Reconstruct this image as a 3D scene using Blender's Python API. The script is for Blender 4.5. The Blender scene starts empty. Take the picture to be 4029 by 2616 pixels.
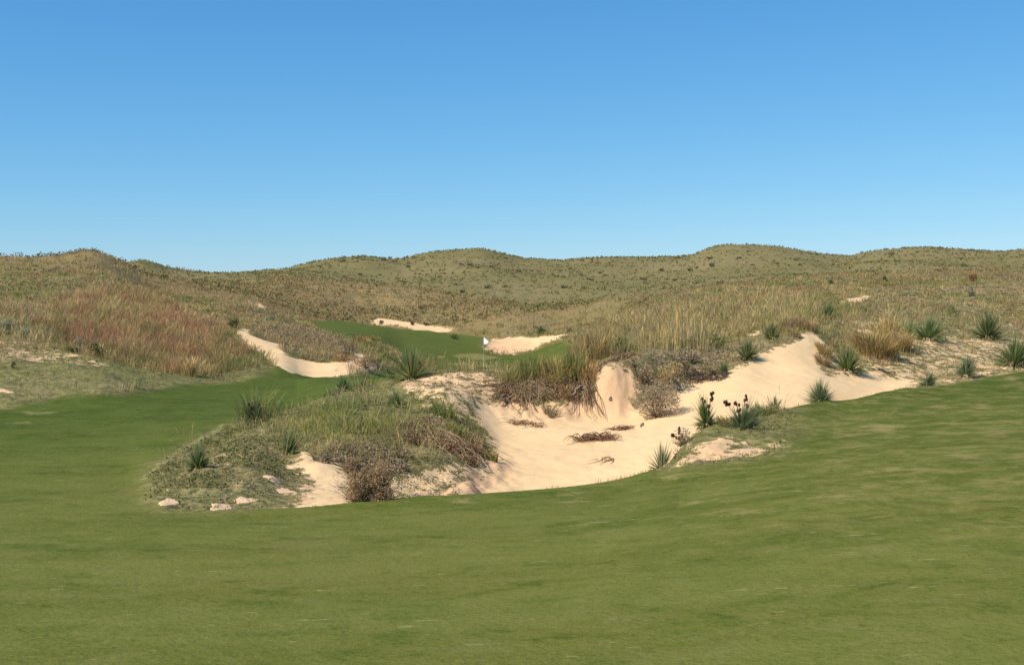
import bpy, math
import numpy as np
from mathutils import Vector

rng = np.random.default_rng(11)
R = math.radians
scene = bpy.context.scene
COL = scene.collection

# ----------------------------------------------------------------- camera model
FX, CX, HY = 4863.0, 2014.5, 1185.0      # focal length, centre column and eye-level row of the 4029 px wide photograph
# the eye is the origin: ground heights are metres below / above the eye

# ----------------------------------------------------------------- terrain profiles (column, distance, row or height)
def zc(D, v):
    return v if abs(v) < 100 else -(v - HY) / FX * D

CURVES = dict(
 z0=[(-1500,2,-1.75),(4029,2,-1.7)],
 a=[(-1500,7,-2.04),(2000,7,-2.02),(4029,7,-1.93),(5500,7,-1.9)],
 b=[(-1500,11,-2.36),(560,11,-2.36),(1600,11.5,-2.42),(2400,12,-2.36),(3200,14,-2.22),(4029,17,-2.08),(5500,18,-1.95)],
 b2=[(-1500,13,-2.5),(600,13.3,-2.53),(1600,14.3,-2.6),(2400,15.5,-2.6),(2617,16.3,-2.57),(2800,17.5,-2.52),(3000,18.5,-2.44),(3200,20,-2.36),(3600,23,-2.24),(4029,27,-2.13),(5500,31,-1.98)],
 c=[(-1500,14.5,-2.62),(0,15.2,2030),(560,15.5,2016),(1036,16,2014),(1600,17,1970),(2093,17.8,1941),(2400,18.5,1905),(2538,19.2,1866),
    (2617,20,1838),(2700,21.6,1735),(2802,23.2,1656),(3000,25,1614),(3186,26.5,1586),(3324,28,1580),(3500,30,1540),(3700,33,1512),(4029,38,1459),(5500,45,1400)],
 d=[(-1500,18,-2.72),(0,18,-2.72),(500,17.8,-2.73),(640,17,-2.62),(800,17.5,1900),(1000,18,1870),(1150,17.8,-2.72),(1300,18.2,-2.76),(1500,18.6,-2.85),
    (1700,19,-3.0),(1950,19.3,-3.2),(2200,19.8,-3.25),(2500,21,-3.15),(2617,21.8,-3.0),(2750,24,-2.85),(2900,26,-2.75),(3200,28.2,-2.65),(3450,31.3,-2.42),
    (3600,33,-2.27),(3800,36,-2.17),(4029,40,-2.1),(5500,47,-2)],
 e=[(-1500,22,-2.76),(0,22,-2.76),(500,21,-2.75),(640,20,-2.64),(800,20.5,1810),(1000,20.5,1775),(1200,20.3,1800),(1400,20.5,1800),(1600,21,1790),
    (1750,22,1775),(1840,22.5,-2.78),(1990,23.5,-3.05),(2200,24,-3.05),(2500,24.5,-2.95),(2700,26,-2.75),(2900,28,-2.45),(3200,30,-2.25),(3450,33,1530),
    (3600,35,1500),(3800,38,1470),(4029,42,1430),(5500,50,-1.9)],
 f=[(-1500,27,-2.77),(0,27,-2.77),(560,24,-2.76),(800,23.8,-2.66),(1000,24.5,1690),(1200,25,1660),(1400,25.5,1630),(1600,26,1620),(1750,26.5,1600),
    (1820,27.5,1600),(1880,28,1625),(1980,28.5,-2.76),(2200,29,-2.75),(2450,29.3,1640),(2560,29.3,1620),(2700,31,1535),(2830,32,1485),(2930,33,1437),
    (3050,33,1450),(3200,34,1440),(3300,35,1452),(3450,36,1460),(3600,37.5,1450),(3800,41,1420),(4029,45,1400),(5500,54,-1.9)],
 g=[(-1500,32,1600),(0,32,1600),(400,30,1630),(662,27.5,-2.73),(880,28.5,-2.69),(1147,30,1602),(1332,31,1542),(1531,32,1498),(1604,32,1474),(1968,32,1469),
    (2120,31,1475),(2327,30.8,1460),(2395,30.6,1428),(2507,31.3,1401),(2700,33.5,1400),(2850,35,1380),(3000,36,1340),(3120,37,1310),(3180,38,1290),(3260,38.5,1310),
    (3400,41,1340),(3600,43,1340),(3800,46,1350),(4029,50,1340),(5500,60,-1.3)],
 h=[(-1500,37,1500),(0,37,1500),(350,36,1510),(600,38,1520),(800,40,1520),(1000,42,1512),(1240,46,1488),(1400,46,1490),(1600,48,-3.2),(1968,45,-3.2),
    (2200,40,-2.6),(2400,36,-1.6),(2507,37,1375),(2700,39,1330),(2900,41,1300),(3180,43,1265),(3400,46,1290),(3700,50,1310),(4029,56,1290),(5500,66,-1)],
 i=[(-1500,42,1400),(0,42,1400),(350,44,1400),(600,46,1430),(800,47,1455),(950,50,1425),(1100,49,1440),(1240,48.6,-3.12),(1400,49,-3.05),(1500,53,-3.28),(1600,60,-3.6),
    (1800,62,-3.9),(2100,60,-3.9),(2300,48,-2.8),(2507,45,1340),(2700,48,1290),(2900,50,1260),(3200,52,1230),(3500,56,1240),(4029,65,1230),(5500,75,0)],
 j=[(-1500,50,1290),(0,50,1290),(350,54,1300),(600,56,1330),(800,58,1345),(931,60,1312),(1100,56,1365),(1240,53.5,1425),(1356,54,1420),(1440,56,1420),(1530,63,-3.35),
    (1600,70,-3.8),(1903,80,1453),(2100,82,1440),(2250,75,1380),(2400,60,1330),(2700,60,1240),(2900,62,1220),(3200,65,1180),(3500,70,1180),(4029,78,1170),(5500,88,1160)],
 k=[(-1500,75,1160),(0,75,1160),(350,75,1150),(600,75,1230),(931,75,1270),(1100,72,1300),(1300,70,1330),(1450,84,1330),(1600,100,1340),(1905,97,1385),
    (2020,97,1393),(2150,96,1370),(2240,92,1345),(2400,80,1290),(2700,75,1200),(2900,75,1180),(3200,80,1140),(3500,84,1135),(4029,90,1125),(5500,100,1120)],
 k2=[(-1500,100,1080),(0,100,1080),(350,100,1075),(600,105,1150),(931,110,1190),(1230,115,1262),(1434,125,1273),(1640,122,1298),(1905,112,1326),(2060,103,1326),
    (2240,100,1310),(2400,95,1265),(2700,86,1165),(2900,85,1150),(3200,92,1112),(3500,96,1105),(4029,102,1095),(5500,110,1090)],
 l=[(-1500,130,1018),(0,130,1018),(100,130,1021),(220,130,1011),(355,130,990),(440,130,1016),(508,130,1047),(560,130,1075),(680,135,1100),(810,150,1115),(950,180,1112),
    (1080,195,1088),(1143,200,1074),(1322,190,1093),(1531,180,1112),(1798,165,1159),(1973,160,1183),(2118,150,1202),(2300,125,1197),(2539,108,1168),(2878,100,1126),
    (3217,108,1093),(3555,112,1083),(4029,115,1077),(5500,120,1070)],
 m=[(-1500,175,2),(500,175,1.5),(1143,240,4),(1531,225,1.6),(1800,210,-.8),(2118,200,-2.2),(2539,160,-1.2),(2878,150,-.2),(3555,160,.5),(4029,165,1),(5500,170,1)],
 n=[(-1500,270,3),(500,270,3),(1143,290,7),(1531,290,1112),(1800,285,1118),(2118,280,1130),(2539,275,1115),(2878,275,1095),(3555,275,1075),(4029,275,1065),(5500,280,1060)],
 o=[(-1500,360,8),(0,360,8),(400,350,1065),(508,350,1043),(560,350,1037),(680,370,1063),(810,380,1080),(950,390,1084),(1080,395,1084),(1180,385,1053),(1290,380,1027),(1440,380,1010),
    (1560,390,1020),(1690,400,996),(1800,400,986),(1880,400,981),(1960,405,995),(2065,415,1019),(2200,420,1027),(2370,420,1016),(2540,420,1016),
    (2710,410,1009),(2810,400,974),(2880,395,967),(3050,395,975),(3180,400,993),(3330,410,1010),(3407,405,996),(3615,395,978),(3832,395,993),(3946,400,996),(4029,395,988),(5500,395,990)],
 p=[(-1500,520,2),(5500,520,6)],
 q=[(-1500,1200,-8),(5500,1200,-8)],
 r=[(-1500,4000,-14),(5500,4000,-14)],
)
ORDER = ['z0','a','b','b2','c','d','e','f','g','h','i','j','k','k2','l','m','n','o','p','q','r']

def pchip_slopes(x, y):
    h = np.diff(x); d = np.diff(y) / h
    m = np.zeros_like(y)
    if len(x) == 2:
        return np.full_like(y, d[0])
    w1 = 2*h[1:] + h[:-1]; w2 = h[1:] + 2*h[:-1]
    same = (d[:-1] * d[1:]) > 0
    with np.errstate(divide='ignore', invalid='ignore'):
        mm = (w1 + w2) / (w1/d[:-1] + w2/d[1:])
    m[1:-1] = np.where(same, mm, 0)
    m[0] = d[0]; m[-1] = d[-1]
    return m

def pchip(x, y, q):
    x = np.asarray(x, float); y = np.asarray(y, float)
    m = pchip_slopes(x, y)
    q = np.clip(q, x[0], x[-1])
    i = np.clip(np.searchsorted(x, q, side='right') - 1, 0, len(x) - 2)
    h = x[i+1] - x[i]; t = (q - x[i]) / h
    return ((2*t**3 - 3*t**2 + 1)*y[i] + (t**3 - 2*t**2 + t)*h*m[i] + (-2*t**3 + 3*t**2)*y[i+1] + (t**3 - t**2)*h*m[i+1])

PX = np.linspace(-1500, 5500, 1401)
KD = np.zeros((len(ORDER), len(PX))); KZ = np.zeros_like(KD)
for n_, key in enumerate(ORDER):
    t = CURVES[key]
    xs = [p[0] for p in t]; ds = [p[1] for p in t]; zs = [zc(p[1], p[2]) for p in t]
    KD[n_] = pchip(xs, ds, PX)
    KZ[n_] = pchip(xs, [z/d for z, d in zip(zs, ds)], PX) * KD[n_]
def gsm(v, sig):
    k_ = np.arange(-int(sig*3), int(sig*3)+1); w_ = np.exp(-.5*(k_/sig)**2); w_ /= w_.sum()
    return np.convolve(np.pad(v, len(k_)//2, mode='edge'), w_, mode='valid')
for key, sg in (('a', 60), ('b', 45), ('b2', 25), ('c', 3), ('d', 6), ('e', 5), ('f', 3), ('g', 3)):
    n_ = ORDER.index(key); KD[n_] = gsm(KD[n_], sg); KZ[n_] = gsm(KZ[n_], sg)
for n_ in range(1, len(ORDER)):
    KD[n_] = np.maximum(KD[n_], KD[n_-1] + 0.5)

def curve_D(key, x):
    return float(np.interp(x, PX, KD[ORDER.index(key)]))

ROWS = np.concatenate([np.arange(-14, 3.0, 0.5), np.exp(np.arange(math.log(3.0), math.log(430), 0.0046)), np.geomspace(432, 4000, 40)])
T = np.zeros((len(PX), len(ROWS)))
for c in range(len(PX)):
    T[c] = pchip(KD[:, c], KZ[:, c], np.maximum(ROWS, 2.0))

# ----------------------------------------------------------------- value noise on world coordinates
def vnoise(x, y, seed=0):
    xi = np.floor(x).astype(np.int64); yi = np.floor(y).astype(np.int64)
    fx = x - xi; fy = y - yi
    fx = fx*fx*(3 - 2*fx); fy = fy*fy*(3 - 2*fy)
    def h(a, b):
        v = (a*374761393 + b*668265263 + seed*1442695041) & 0xffffffff
        v = ((v ^ (v >> 13)) * 1274126177) & 0xffffffff
        return ((v ^ (v >> 16)) & 0xffff) / 65535.0
    return ((h(xi, yi)*(1-fx) + h(xi+1, yi)*fx)*(1-fy) + (h(xi, yi+1)*(1-fx) + h(xi+1, yi+1)*fx)*fy)*2 - 1

def fbm(x, y, seed=0, octaves=4):
    s = 0; a = 1; tot = 0
    for o in range(octaves):
        s = s + a*vnoise(x + 17.3*o, y - 9.1*o, seed + o); tot += a; a *= .5; x = x*2.03; y = y*2.03
    return s/tot

def sstep(a, b, v):
    t = np.clip((v - a)/(b - a), 0, 1)
    return t*t*(3 - 2*t)

# ----------------------------------------------------------------- grid of the ground
A = np.concatenate([np.linspace(-1.7, -.50, 60)[:-1], np.linspace(-.50, .50, 620), np.linspace(.50, 1.7, 60)[1:]])
E = np.sqrt(ROWS*ROWS + 16.0)
NX, NY = len(A), len(ROWS)
GX = A[:, None] * E[None, :]
GY = np.broadcast_to(ROWS[None, :], GX.shape).copy()
GP = CX + FX * GX / np.maximum(GY, 3.0)
GZ = np.zeros_like(GX)
for j_ in range(NY):
    GZ[:, j_] = np.interp(GP[:, j_], PX, T[:, j_])

def row_index(y):
    return np.interp(y, ROWS, np.arange(NY))

def grid_sample(G, x, y):
    y = np.asarray(y, float); x = np.asarray(x, float)
    a = x / np.sqrt(y*y + 16.0)
    fi = np.interp(a, A, np.arange(NX)); fj = row_index(y)
    i = np.clip(fi.astype(int), 0, NX-2); j = np.clip(fj.astype(int), 0, NY-2)
    u = fi - i; v = fj - j
    return (G[i, j]*(1-u) + G[i+1, j]*u)*(1-v) + (G[i, j+1]*(1-u) + G[i+1, j+1]*u)*v

FINE = ROWS[(ROWS > 3)]
def hit(px, sy):
    """where the sight line through (px, sy) meets the ground"""
    col = np.array([np.interp(px, PX, T[:, k]) for k in HITROWS])
    D = ROWS[HITROWS]
    proj = HY - col / D * FX
    w = np.where(proj <= sy)[0]
    if len(w) == 0:
        k = int(np.argmin(proj)); return (px - CX)/FX*D[k], D[k]
    k = w[0]
    if k == 0:
        d = D[0]
    else:
        t = (proj[k-1] - sy) / max(proj[k-1] - proj[k], 1e-6)
        d = D[k-1] + t*(D[k] - D[k-1])
    return (px - CX)/FX*d, d
HITROWS = np.where((ROWS > 4) & (ROWS < 440))[0]
def _hit_fast():
    cache = {}
    def f(px, sy):
        key = round(px)
        if key not in cache:
            c = (px - PX[0])/(PX[1]-PX[0]); c = min(max(c, 0), len(PX)-1.001); i = int(c); u = c - i
            cache[key] = T[i]*(1-u) + T[i+1]*u
        col = cache[key][HITROWS]; D = ROWS[HITROWS]
        proj = HY - col/D*FX
        w = np.where(proj <= sy)[0]
        if len(w) == 0:
            k = int(np.argmin(proj)); return (px-CX)/FX*D[k], D[k]
        k = w[0]
        if k == 0: return (px-CX)/FX*D[0], D[0]
        t = (proj[k-1]-sy)/max(proj[k-1]-proj[k], 1e-6)
        d = D[k-1] + t*(D[k]-D[k-1])
        return (px-CX)/FX*d, d
    return f
hit = _hit_fast()

def poly(pts, step=25):
    """outline given in the photograph's columns and rows (or ('c', column, offset) on a named profile, or ('D', column, distance)) -> ground plan"""
    out = []
    def w(p):
        if isinstance(p[0], str):
            d = p[2] if p[0] == 'D' else curve_D(p[0], p[1]) + p[2]
            return ((p[1]-CX)/FX*d, d)
        return hit(p[0], p[1])
    n = len(pts)
    for q in range(n):
        p0, p1 = pts[q], pts[(q+1) % n]
        if isinstance(p0[0], str) and isinstance(p1[0], str) and p0[0] == p1[0]:
            m = max(1, int(abs(p1[1]-p0[1])/40))
            for s in range(m):
                t = s/m; out.append(w((p0[0], p0[1]*(1-t)+p1[1]*t, p0[2]*(1-t)+p1[2]*t)))
        elif isinstance(p0[0], str) or isinstance(p1[0], str):
            out.append(w(p0))
        else:
            m = max(1, int(math.hypot(p1[0]-p0[0], p1[1]-p0[1])/step))
            for s in range(m):
                t = s/m; out.append(w((p0[0]*(1-t)+p1[0]*t, p0[1]*(1-t)+p1[1]*t)))
    return np.array(out)

def sdf(P, x, y, clampd=3.0):
    """signed distance in metres (positive inside) to a ground-plan polygon"""
    shp = x.shape; x = x.ravel(); y = y.ravel()
    res = np.full(x.shape, -clampd)
    lo = P.min(0) - clampd; hi = P.max(0) + clampd
    idx = np.where((x > lo[0]) & (x < hi[0]) & (y > lo[1]) & (y < hi[1]))[0]
    if len(idx):
        X = x[idx]; Y = y[idx]
        best = np.full(X.shape, 1e9); ins = np.zeros(X.shape, bool)
        n = len(P)
        for q in range(n):
            x0, y0 = P[q]; x1, y1 = P[(q+1) % n]
            dx, dy = x1-x0, y1-y0; L = dx*dx+dy*dy + 1e-12
            t = np.clip(((X-x0)*dx + (Y-y0)*dy)/L, 0, 1)
            d2 = (X-x0-t*dx)**2 + (Y-y0-t*dy)**2
            best = np.minimum(best, d2)
            if y0 != y1:
                cr = ((y0 > Y) != (y1 > Y)) & (X < (x1-x0)*(Y-y0)/(y1-y0) + x0)
                ins ^= cr
        d = np.sqrt(best)
        res[idx] = np.clip(np.where(ins, d, -d), -clampd, clampd)
    return res.reshape(shp)

# ----------------------------------------------------------------- ground-plan zones
FAIR = [
 poly([('D',-4500,6),('D',-4500,10),('c',-1500,1),('c',-100,1),('c',700,0),('c',1036,0),('c',1600,-.03),('c',2400,0),('c',2560,-.1),
       (2640,1856),(2760,1836),(2853,1822),(2960,1818),(3070,1800),(3110,1745),(3125,1660),
       ('c',3130,-.35),('c',3324,-.1),('c',3500,-.2),('c',3800,-.2),('c',4029,0),('c',5500,0),('D',5500,20),('D',6500,8),('D',6500,4),('D',-6000,3)]),
 poly([('D',-1500,10),('D',-1500,32),(-600,1640),(0,1606),(150,1590),(291,1551),(485,1551),(700,1516),(922,1508),(1010,1480),(1084,1441),(1143,1469),(1240,1487),(1327,1487),
       (1450,1479),(1545,1462),(1589,1416),(1555,1363),(1385,1338),(1250,1304),(1226,1265),(1327,1257),(1434,1274),(1589,1298),(1764,1313),(1900,1325),
       (1893,1372),(1930,1394),(2021,1399),(2100,1384),(2150,1358),(2215,1336),('D',2260,84),('D',2260,70),('D',2150,60),('D',2010,48),('D',1968,34.5),('D',1604,34.5),
       (1480,1508),(1332,1548),(1147,1608),(985,1640),(879,1680),(787,1737),(662,1812),(570,1884),(548,1925),(580,1970),(640,2004),('D',700,14.5),('D',700,10)]),
]
SAND = [
 # main bunker
 poly([('c',1560,-.02),('c',1800,0),('c',2400,0),('c',2560,0),('c',2640,.2),('c',2700,.25),('c',2800,.15),('c',3000,.1),('c',3324,.05),('c',3480,.05),(3570,1527),
       (3600,1506),(3520,1492),(3418,1474),(3294,1487),(3242,1472),(3221,1420),(3240,1366),(3234,1348),(3212,1322),(3182,1308),(3152,1334),(3116,1350),
       (3060,1364),(3000,1386),(2927,1431),(2830,1476),(2696,1530),(2600,1575),(2510,1580),(2500,1530),(2494,1452),(2400,1434),(2345,1462),(2330,1540),(2278,1580),(2163,1590),
       (2024,1590),(1955,1580),(1885,1585),(1866,1602),(1873,1659),(1922,1700),(1933,1760),(1945,1816),(1900,1880),(1760,1925),(1640,1945)]),
 poly([(1165,1818),(1193,1788),(1230,1808),(1285,1822),(1332,1838),(1341,1912),(1358,1974),('c',1330,-.05),('c',1120,-.05),(1221,1972),(1239,1903),(1200,1868),(1147,1848)]),
 poly([(931,1309),(963,1288),(990,1318),(1046,1338),(1109,1353),(1099,1382),(1148,1406),(1249,1426),(1356,1421),(1385,1400),(1410,1390),(1440,1400),(1436,1418),(1492,1442),(1470,1456),(1400,1470),
       (1327,1484),(1240,1484),(1143,1465),(1084,1435),(1002,1377),(958,1338)]),
 poly([(1915,1363),(1939,1333),(2012,1329),(2060,1323),(2100,1330),(2182,1319),(2240,1309),(2200,1333),(2128,1353),(2099,1377),(2021,1394),(1949,1389),(1905,1376)]),
 poly([(1458,1261),(1487,1249),(1531,1256),(1628,1268),(1701,1283),(1779,1299),(1764,1311),(1628,1301),(1580,1286),(1482,1275)]),
 poly([(977,1203),(1010,1196),(1043,1215),(1035,1225),(1000,1215)], 10),
 poly([(3290,1205),(3330,1175),(3430,1160),(3405,1185),(3350,1199)], 10),
 poly([(3225,1258),(3270,1252),(3320,1266),(3300,1274),(3250,1270)], 10),
 poly([(3366,1297),(3410,1290),(3440,1303),(3420,1312),(3380,1310)], 10),
 poly([(2770,1335),(2800,1308),(2850,1298),(2868,1312),(2830,1330)], 10),
 poly([(2940,1325),(2990,1300),(3030,1275),(3020,1295),(2970,1325)], 10),
 poly([(2686,1806),(2740,1772),(2800,1742),(2850,1735),(2862,1772),(2830,1800),(2760,1808)], 10),
 poly([(0,1540),(-40,1528),(0,1524),(40,1532),(38,1538)], 8),
]
# loose sandy scrub (weight of bare sand between the plants)
MIXZ = [
 (.86, poly([(1100,2005),(1240,1850),(1345,1840),(1560,1840),(1700,1830),(1940,1810),(1950,1870),(1760,1930),('c',1600,-.02),('c',1100,0)])),
 (.8, poly([(1560,1500),(1604,1478),(1780,1474),(1968,1474),(1985,1500),(1965,1590),(1880,1600),(1866,1640),(1810,1640),(1700,1600),(1600,1560)])),
 (.45, poly([(700,1860),(850,1760),(1000,1700),(1100,1720),(1150,1800),(1230,1850),(1240,1960),(1130,2010),(960,1960),(800,1940),(640,1990),(610,1950)])),
 (.62, poly([(-300,1400),(-300,1330),(0,1330),(120,1345),(250,1370),(300,1400),(420,1430),(500,1452),(300,1440),(0,1410)])),
 (.7, poly([(3250,1500),(3240,1400),(3330,1250),(3560,1290),(3800,1330),(4029,1330),(4200,1430),(3900,1530),(3600,1540)])),
 (.75, poly([(2640,1840),(2700,1760),(2860,1730),(3000,1760),(3090,1740),(3080,1800),(2853,1822)])),
 (.4, poly([(960,1290),(1030,1240),(1200,1290),(1300,1340),(1450,1360),(1420,1420),(1250,1428),(1100,1370)])),
 (.45, poly([(1060,1240),(1110,1200),(1300,1215),(1450,1255),(1340,1256),(1220,1262)])),
 (.52, poly([(3380,1300),(3440,1130),(4029,1110),(4300,1300),(3800,1330)])),
]
MIXZ += [(.75, poly([(3620,1540),(3700,1495),(3900,1480),(4029,1440),(4200,1430),(4200,1475),(4029,1468),(3890,1520),(3750,1530)])),
 (.5, poly([(2250,1470),(2300,1440),(2500,1400),(3000,1330),(3100,1330),(2980,1400),(2700,1530),(2560,1560),(2500,1450)]))]
def ell(cx, cy, rx, ry): return poly([(cx+rx*math.cos(q*math.pi/6), cy+ry*math.sin(q*math.pi/6)) for q in range(12)], 12)
WORN = [ell(*e_) for e_ in [(1735,1404,24,6),(1850,1400,70,9),(1900,1408,60,8),(1810,1432,50,5),(1915,1440,42,5),(3341,1718,32,8),(3458,1688,48,10),(2705,1981,48,5),(2642,1879,80,7),(2264,1974,58,5),
   (2205,1949,42,5),(1804,1979,26,7),(3156,1617,38,7),(3977,1490,30,10),(3702,1602,38,9),(3866,1602,30,14),(3482,1680,66,9),(20,1605,30,7),(121,1622,26,6),(190,1622,16,5),(98,1661,16,5),(2380,2060,60,6),(2900,2020,80,7),
   (3500,1850,70,9),(3800,1800,90,10),(3300,1960,90,8),(3930,1700,60,9)]]
LINE = [poly([(552,1887),(653,1801),(780,1724),(878,1667),(886,1675),(791,1735),(664,1810),(564,1889)], 12)]
def smax(fields):
    r = fields[0]
    for f_ in fields[1:]: r = np.maximum(r, f_)
    return r
fair = smax([sdf(P, GX, GY) for P in FAIR])
sand = smax([sdf(P, GX, GY) for P in SAND])
mixw = np.zeros_like(GX)
for wgt, P in MIXZ:
    mixw = np.maximum(mixw, wgt * sstep(-.8, .5, sdf(P, GX, GY)))
# far fairway and putting green are the greener turf, the near fairway is lighter and more olive
worn = smax([sdf(P, GX, GY, 1.0) for P in WORN])
line = smax([sdf(P, GX, GY, 1.0) for P in LINE])
PINK_SAND = [poly([(2325,1625),(2335,1450),(2400,1432),(2500,1440),(2520,1560),(2480,1600),(2440,1640)]), poly([(1440,1985),(1500,1860),(1700,1820),(1950,1800),(1985,1890),(1900,1975),('c',1880,0),('c',1440,-.1)]),
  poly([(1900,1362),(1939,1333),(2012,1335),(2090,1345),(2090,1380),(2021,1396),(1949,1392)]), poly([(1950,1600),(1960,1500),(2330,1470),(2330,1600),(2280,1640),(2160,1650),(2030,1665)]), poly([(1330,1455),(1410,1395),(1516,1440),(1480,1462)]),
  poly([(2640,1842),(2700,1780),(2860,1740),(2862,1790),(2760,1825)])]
pink_sand = np.zeros_like(GX)  # weight of the darker, pinker sand tone inside these outlines
for P in PINK_SAND: pink_sand = np.maximum(pink_sand, sstep(-.5, .4, sdf(P, GX, GY)))
dry = .3*sstep(52, 80, GY) + sstep(30, 11, GY + 3*fbm(GX*.15, GY*.15, 5, 2) - 6*sstep(0, 12, GX))  # weight of the lighter olive turf tone
# native ground colour by place
n1 = fbm(GX*.05, GY*.05, 21, 4); n2 = fbm(GX*.25, GY*.25, 33, 4)
hillgreen = sstep(185, 235, GY)
def cm(*c): return np.array(c)
col = np.zeros(GX.shape + (3,))
tanc, olive, brown, grey = cm(.33,.24,.115), cm(.20,.17,.06), cm(.30,.195,.088), cm(.215,.192,.08)
wbrown = sstep(95, 125, GY) * sstep(232, 200, GY)
base = olive*(1-sstep(-.4,.5,n2)[...,None]) + tanc*.8*sstep(-.4,.5,n2)[...,None]
hillc = np.array([.96, .88, .80])*grey*(1-.6*sstep(-.3,.5,n1)[...,None]) + cm(.27,.205,.10)*.6*sstep(-.3,.5,n1)[...,None]
col = base*(1-wbrown[...,None]) + (brown*.75+olive*.25)*wbrown[...,None]
col = col*(1-hillgreen[...,None]) + hillc*hillgreen[...,None]

for P_, c_z, s_z in ((poly([(-400,1640),(-400,1380),(0,1400),(230,1410),(461,1440),(631,1466),(777,1494),(930,1470),(1080,1440),(1000,1500),(700,1520),(291,1556),(0,1612)]), cm(.19,.18,.062), 1.5),
                    (poly([(560,1900),(700,1800),(880,1690),(1100,1700),(1200,1780),(1230,1960),(1150,2008),(1036,2012),(640,1998)]), cm(.25,.205,.085), 1.0),
                    (poly([(1230,1320),(1400,1345),(1560,1370),(1600,1480),(1500,1640),(1300,1700),(1150,1620),(1300,1550),(1500,1470),(1400,1400)]), cm(.165,.165,.055), 1.0)):
    w_ = (.85*sstep(-s_z, s_z, sdf(P_, GX, GY))*(.7 + .6*fbm(GX*.8, GY*.8, 616, 3)).clip(0, 1))[..., None]; col = col*(1-w_) + c_z*w_
# ----------------------------------------------------------------- relief: lumps in the native ground, softer in turf and sand
nat = np.clip(1 - sstep(-.3, .3, fair) - sstep(-.3, .3, sand), 0, 1)
nearw = sstep(2, 10, GY) * sstep(430, 200, GY)
rel = nat*nearw*(.16*fbm(GX*.7, GY*.7, 3, 3)*sstep(14, 24, GY) + .05*fbm(GX*4, GY*4, 8, 2)*sstep(60, 20, GY))
rel += nat*sstep(120, 200, GY)*(1.3*fbm(GX*.03, GY*.03, 61, 3) + .5*fbm(GX*.12, GY*.12, 71, 3))*sstep(395, 340, GY)
rel += nat*sstep(60, 110, GY)*sstep(190, 150, GY)*.35*fbm(GX*.12, GY*.12, 91, 3)
rel += sstep(-.1, .3, sand)*(.05*fbm(GX*.6, GY*.6, 44, 3) + .02*fbm(GX*4, GY*4, 47, 2)*sstep(60, 25, GY))
rel += sstep(0, .6, fair)*(.05*fbm(GX*.12, GY*.12, 50, 2) + .006*fbm(GX*1.5, GY*1.5, 51, 2))*sstep(4, 8, GY)
rel += pink_sand*sstep(-.2, .2, sand)*.24*fbm(GX*2.4, GY*1.1, 45, 5)
# turf edge stands proud of the sand
rel += .06*sstep(-.04, .1, fair)*sstep(-1.2, -.1, sand)
# small steep heap of sand with a peak in the hollow on the island
def bump(px, sy, r, hgt, ex=1.0):
    x0, y0 = hit(px, sy)
    return hgt*np.exp(-(((GX-x0)/(r*ex))**2 + ((GY-y0)/r)**2))
rel += bump(1196, 1812, .22, .17) + bump(1260, 1850, .35, .1)
GZ = GZ + rel
def height(x, y): return grid_sample(GZ, x, y)

# ----------------------------------------------------------------- node helpers
def new_mat(name):
    m = bpy.data.materials.new(name); m.use_nodes = True
    nt = m.node_tree; nt.nodes.clear()
    return m, nt
class NB:
    def __init__(s, nt): s.nt = nt
    def n(s, typ, **kw):
        nd = s.nt.nodes.new(typ)
        for k_, v_ in kw.items():
            if k_.startswith('_'): setattr(nd, k_[1:], v_)
        return nd
    def link(s, a, b): s.nt.links.new(a, b)
    def val(s, sock, v):
        if hasattr(v, 'is_linked') or isinstance(v, bpy.types.NodeSocket): s.link(v, sock)
        else: sock.default_value = v
    def attr(s, name, out='Fac'):
        nd = s.n('ShaderNodeAttribute', _attribute_name=name); return nd.outputs[out]
    def math(s, op, a, b=0.0, clamp=False):
        nd = s.n('ShaderNodeMath', _operation=op); nd.use_clamp = clamp
        s.val(nd.inputs[0], a); s.val(nd.inputs[1], b); return nd.outputs[0]
    def mrange(s, v, a, b, c=0.0, d=1.0, smooth=True):
        nd = s.n('ShaderNodeMapRange'); nd.interpolation_type = 'SMOOTHSTEP' if smooth else 'LINEAR'
        s.val(nd.inputs[0], v)
        for q, w in enumerate((a, b, c, d)): s.val(nd.inputs[q+1], w)
        return nd.outputs[0]
    def noise(s, vec, scale, detail=4, rough=.55, dist=0.0):
        nd = s.n('ShaderNodeTexNoise'); s.link(vec, nd.inputs['Vector'])
        nd.inputs['Scale'].default_value = scale; nd.inputs['Detail'].default_value = detail
        nd.inputs['Roughness'].default_value = rough; nd.inputs['Distortion'].default_value = dist
        return nd.outputs['Fac']
    def mix(s, f, a, b, blend='MIX'):
        nd = s.n('ShaderNodeMix'); nd.data_type = 'RGBA'; nd.blend_type = blend
        s.val(nd.inputs[0], f)
        for sock, v in ((nd.inputs[6], a), (nd.inputs[7], b)):
            if isinstance(v, tuple): sock.default_value = (*v, 1)
            else: s.link(v, sock)
        return nd.outputs[2]
    def scaled(s, vec, sx, sy, sz):
        nd = s.n('ShaderNodeMapping'); s.link(vec, nd.inputs['Vector']); nd.inputs['Scale'].default_value = (sx, sy, sz); return nd.outputs[0]

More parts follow.
